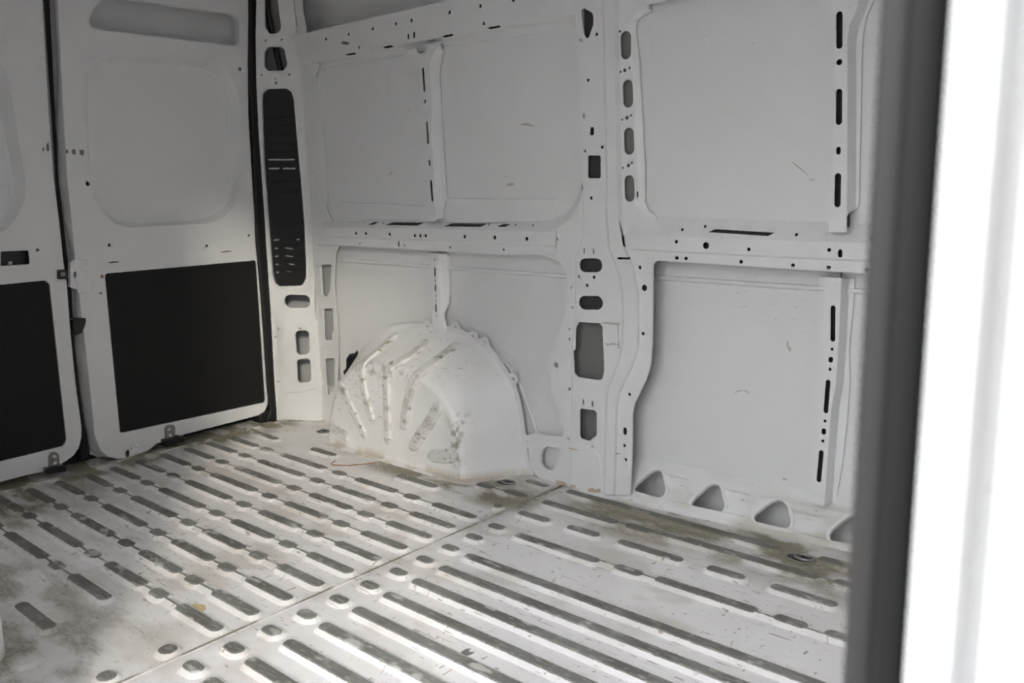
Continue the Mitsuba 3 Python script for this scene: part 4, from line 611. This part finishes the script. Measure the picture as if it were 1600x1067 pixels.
tr1 = [(1.3975, 0.6985), (2.031, 0.6975), (2.029, 0.3883), (2.0265, 0.084), (1.3928, 0.0946)]
edge1 = [(1.3507, 1.7725), (1.3389, 1.646), (1.324, 1.433), (1.294, 1.0393), (1.2997, 0.7676), (1.3002, 0.6471), (1.2894, 0.441), (1.2935, 0.1984), (1.3023, 0.0378), (1.34, 0.0106), (1.3803, 0.0002), (1.4689, 0.2626), (1.6115, 1.6834), (1.6251, 1.8184)]
h = dots([(2.0191, 1.4671), (1.3708, 1.022)], 0.0065) + dots([(1.4245, 0.8004), (1.8107, 0.7724), (2.0046, 0.8019)], 0.005) + [dot(c, 0.011, 5) for c in [(1.3015, 0.7049)]] + [slot(*[(1.4143, 0.0161), (1.4129, 0.0012)], 0.016)]
door('door_1', out1, edge1, rec_o, rec_i, slot1, tr1, h, 'right rear door, white painted steel with a black lower lining')
bracket('door_1', [(1.5619, 0.0206), (1.5673, 0.0768), (1.576, 0.0852), (1.6022, 0.0806), (1.6092, 0.0698), (1.6041, 0.0156)], [(1.5826, 0.0654), (1.5843, 0.0414)], [(1.5477, 0.0349), (1.5978, 0.0332), (1.6064, 0.039), (1.6325, 0.0301), (1.6333, 0.0088), (1.548, 0.0115)])
for c in [(1.4294, 0.0301), (1.4519, 0.0296)]:
    s = trimesh.creation.icosphere(2, 0.008); s.apply_scale((0.5, 1, 1)); s.apply_translation((DOOR, *c)); put('stud', s, 'paint', 'door_1', True)
put('handle', plate(rnd(P([(1.2672, 0.5474), (1.3118, 0.5462), (1.3072, 0.5234), (1.2929, 0.495), (1.2587, 0.4884)]), 0.004), DOOR - 0.05, DOOR + 0.012, door_frame, 0.005), 'black_plastic', 'door_1', 40, 'small black pull handle in the gap between the doors')
put('lock_plate', plate(rnd(P([(1.2967, 0.7635), (1.3454, 0.7597), (1.3419, 0.6398), (1.2944, 0.6379), (1.2965, 0.6791), (1.297, 0.7248)]), 0.003), DOOR - 0.002, DOOR + 0.0015, door_frame, 0.001), 'paint', 'door_1', False)
put("scuff", plate(P([(1.412, 0.7382), (1.4311, 0.7414), (1.4569, 0.7382), (1.4493, 0.734), (1.421, 0.734)]), DOOR, DOOR + 0.0004, door_frame), "smudge", "door_1", False)
put("scuff", plate(P([(1.8703, 0.7439), (1.8965, 0.7472), (1.9253, 0.7431), (1.9017, 0.7404), (1.8757, 0.7402)]), DOOR, DOOR + 0.0004, door_frame), "smudge", "door_1", False)
put("scuff", plate(P([(1.3794, 0.692), (1.3892, 0.6969), (1.395, 0.6859), (1.3853, 0.6821)]), DOOR, DOOR + 0.0004, door_frame), "rust", "door_1", False)
put("scuff", plate(P([(1.3688, 0.6345), (1.3823, 0.6307), (1.3816, 0.6238), (1.3725, 0.6259)]), DOOR, DOOR + 0.0004, door_frame), "smudge", "door_1", False)
put("scuff", plate(P([(1.3063, 1.1368), (1.3154, 1.1413), (1.3162, 1.1282), (1.3073, 1.1259)]), DOOR, DOOR + 0.0004, door_frame), "smudge", "door_1", False)
put("scuff", plate(P([(1.3282, 1.1393), (1.3393, 1.1417), (1.3418, 1.1241), (1.3287, 1.124)]), DOOR, DOOR + 0.0004, door_frame), "smudge", "door_1", False)
put("scuff", plate(P([(1.3544, 1.1397), (1.3697, 1.1388), (1.3678, 1.12), (1.3547, 1.1221)]), DOOR, DOOR + 0.0004, door_frame), "smudge", "door_1", False)
mir = lambda pts, s=0.0: [(2 * MID - u + s, v) for u, v in pts]
out2 = [(1.2905, 1.7523), (1.2851, 1.6301), (1.2642, 1.2538), (1.2574, 1.0387), (1.2598, 0.8848), (1.2582, 0.7507), (1.2617, 0.6825), (1.2552, 0.4995), (1.2529, 0.3122), (1.2566, 0.1558), (1.2535, 0.1154), (1.239, 0.0752), (1.2186, 0.0537), (1.1947, 0.0405), (1.1601, 0.028), (1.1202, 0.0209), (1.0525, 0.0229), (0.9705, 0.0214)] + [(0.52, 0.02), (0.52, 1.72)]
tr2 = [(1.1921, 0.6937), (1.2043, 0.6791), (1.2029, 0.461), (1.2004, 0.1137), (1.1862, 0.0956), (1.0604, 0.0932), (0.9787, 0.0926)] + [(0.60, 0.10), (0.60, 0.69)]
slot2 = mir(slot1, -0.002)
h = dots([(1.1778, 0.8002)], 0.005) + [rnd(P([(1.0621, 0.8008), (1.0642, 0.8028), (1.146, 0.8013), (1.1496, 0.7967), (1.1493, 0.7573), (1.1447, 0.7533), (1.0588, 0.755), (1.0572, 0.7584)]), 0.003)]
door('door_2', out2, None, mir(rec_o, -0.015), mir(rec_i, -0.015), slot2, tr2, h, 'left rear door, partly out of the picture, with a black lower lining')
bracket('door_2', [(1.1261, 0.0157), (1.1335, 0.0732), (1.1424, 0.0852), (1.1615, 0.0803), (1.1679, 0.0691), (1.1653, 0.0146)], [(1.1512, 0.0663), (1.1502, 0.0415)], [(1.1102, 0.0358), (1.1707, 0.0338), (1.1831, 0.0257), (1.1768, 0.0082), (1.1124, 0.0164)])
b = put('lock', plate(rnd(P([(1.2332, 0.7263), (1.2623, 0.726), (1.2635, 0.6965), (1.2608, 0.6922), (1.2308, 0.694)]), 0.003), DOOR - 0.01, DOOR + 0.012, door_frame, 0.003), 'black_plastic', 'door_2', 30, 'black lock block')
put('lock_tongue', plate(P([(1.2403, 0.7195), (1.2552, 0.7182), (1.2535, 0.7025), (1.2386, 0.7039)]), DOOR + 0.01, DOOR + 0.016, door_frame, 0.002), 'steel', b and 'door_2', 30)
put('meeting_seal', plate(P([(1.3191, 1.7656), (1.338, 1.7687), (1.3284, 1.6432), (1.3079, 1.3021), (1.2922, 1.0391), (1.2925, 0.78), (1.2944, 0.653), (1.2832, 0.443), (1.285, 0.2019), (1.2955, 0.0365), (1.2838, 0.0146), (1.2601, 0.0108), (1.2607, 0.0602), (1.267, 0.2057), (1.2705, 0.4922), (1.2776, 0.7239), (1.2809, 0.9949), (1.2982, 1.3873), (1.3094, 1.6406)]), OUTSIDE, DOOR - 0.045, door_frame, 0.004), 'rubber', 'door_2', 30, 'black rubber strip in the gap between the doors')
put("scuff", plate(P([(1.2314, 1.1442), (1.2378, 1.1464), (1.2364, 1.1336), (1.2302, 1.1335)]), DOOR, DOOR + 0.0004, door_frame), "smudge", "door_2", False)
put("scuff", plate(P([(1.245, 1.1551), (1.2543, 1.1639), (1.2531, 1.1338), (1.2447, 1.1337)]), DOOR, DOOR + 0.0004, door_frame), "smudge", "door_2", False)
put('lock_cavity', plate(P([(1.0614, 0.8044), (1.1596, 0.8018), (1.1612, 0.7421), (1.0548, 0.7469)]), DOOR - 0.06, DOOR - 0.03, door_frame), 'black_plastic', 'door_2', False)
put('lock_catch', plate(P([(1.0886, 0.7657), (1.0988, 0.767), (1.1015, 0.7559), (1.0894, 0.7548)]), DOOR - 0.03, DOOR - 0.02, door_frame), 'slit_grey', 'door_2', False)
k = thing('rubber_seal', 'black rubber weather seal between the right rear door and the corner pillar', 'seal')
sp = [(-3.180, y, z) for y, z in [(2.1095, 1.8884), (2.0973, 1.7408), (2.0849, 1.5917), (2.0683, 1.3904), (2.0665, 1.1867), (2.0615, 0.9788), (2.0535, 0.7672), (2.0558, 0.6051), (2.0564, 0.4955), (2.0556, 0.3292), (2.0517, 0.1608), (2.0523, 0.0464), (2.0528, 0.0118)]]
lft = np.array([(2.0888, 1.885), (2.0795, 1.7384), (2.0671, 1.5898), (2.0504, 1.3892), (2.0484, 1.1863), (2.0403, 0.9793), (2.0321, 0.7685), (2.0356, 0.6611), (2.0378, 0.4978), (2.0369, 0.3321), (2.036, 0.1638), (2.0396, 0.0491), (2.0204, 0.0103)])
rgt = np.array([(2.1273, 1.8914), (2.1182, 1.7437), (2.1059, 1.5939), (2.0893, 1.3918), (2.0847, 1.1871), (2.083, 0.9784), (2.0782, 0.7656), (2.0788, 0.6573), (2.0783, 0.4929), (2.0746, 0.3263), (2.0708, 0.1572), (2.0714, 0.0423), (2.0674, -0.0088)])
put('bulb', plate(P([*lft, *rgt[::-1]]), DOOR - 0.06, DOOR + 0.016, door_frame, 0.006), 'rubber', k, 60)
put('foot', plate(P([(1.9873, 0.0311), (2.027, 0.051), (2.0774, 0.0344), (2.0741, -0.0083), (1.985, 0.0032)]), DOOR - 0.05, DOOR + 0.01, door_frame, 0.004), 'rubber', k, 30)

# ================================================================== side door jamb in the foreground
k = thing('door_pillar', 'blurred bright white door pillar along the right edge of the photo', 'door pillar')
jamb = [(-0.104, 0.392), (-0.101, 0.378), (-0.093, 0.366), (-0.0790, 0.361), (-0.0765, 0.380), (-0.0700, 0.380), (-0.0660, 0.349), (-0.060, 0.346), (-0.052, 0.345), (-0.046, 0.330), (-0.04, 0.29), (-0.02, 0.262), (0.02, 0.250), (0.02, 0.392)]
put('jamb', extrude_z(jamb, -0.12, TOP), 'paint', k, 40)
k = thing('door_seal', 'blurred black rubber seal beside the bright door pillar in the right foreground', 'seal')
put('flange_cover', extrude_z([(-0.1310, 0.394), (-0.1300, 0.386), (-0.1265, 0.3835), (-0.1215, 0.383), (-0.1185, 0.385), (-0.1185, 0.404), (-0.131, 0.404)], -0.05, 1.76), 'grey_rubber', k, 50)
e = np.linspace(0, 2 * np.pi, 15)[:-1]
put('bulb', extrude_z([(-0.1125 + 0.0078 * math.cos(t), 0.390 + 0.009 * math.sin(t)) for t in e], -0.05, 1.76), 'rubber', k, 50)

# ================================================================== small things lying about
k = thing('tape_scrap', 'small torn scrap of brown tape stuck to the floor between two ribs', 'tape')
flat = lambda u, v, d: np.stack([u, v, d], -1)
put('piece', plate(P([(-1.885, 0.958), (-1.856, 0.972), (-1.838, 0.966), (-1.824, 0.944), (-1.850, 0.928), (-1.862, 0.938)]), 0.0, 0.001, flat), 'tape', k, False)
k = thing('wire_scrap', 'thin rusty wire lying on the floor in front of the wheel arch', 'wire')
put('wire', tube([(-2.50, 1.865, 0.002), (-2.485, 1.835, 0.002), (-2.47, 1.828, 0.002), (-2.42, 1.86, 0.002), (-2.38, 1.91, 0.003), (-2.36, 1.945, 0.003)], 0.0018, 5), 'rust', k, 60)
for q in ([(-1.3705, 1.2103), (-1.3734, 1.2189), (-1.3646, 1.2187), (-1.3579, 1.2204), (-1.3515, 1.2183), (-1.353, 1.2098), (-1.3627, 1.2129)], [(-1.336, 1.2236), (-1.3306, 1.2244), (-1.3276, 1.2196), (-1.3263, 1.2242), (-1.3234, 1.2194)], [(-1.3064, 1.219), (-1.3069, 1.2274), (-1.3015, 1.2282), (-1.3021, 1.2188)], [(-1.2862, 1.2212), (-1.2857, 1.2287), (-1.2821, 1.2211)]):
    put('stamp_trace', plate(P(q), 0.0, 0.0005, lambda u, v, d: np.stack([u, v, d], -1)), 'scratch_grey', 'floor', False, 'trace of a worn illegible ink stamp')
k = thing('grey_mark', 'grey scraped mark on the floor between two long ribs in the foreground', 'paint mark')
put('patch', plate(P([(-1.2198, 1.212), (-1.2213, 1.2275), (-1.2153, 1.2375), (-1.212, 1.235), (-1.2131, 1.2291), (-1.207, 1.2257), (-1.2012, 1.2287), (-1.2001, 1.2346), (-1.1959, 1.2281), (-1.1975, 1.2168), (-1.2013, 1.2088), (-1.21, 1.2099)]), 0.0, 0.0006, flat), 'steel', k, False)
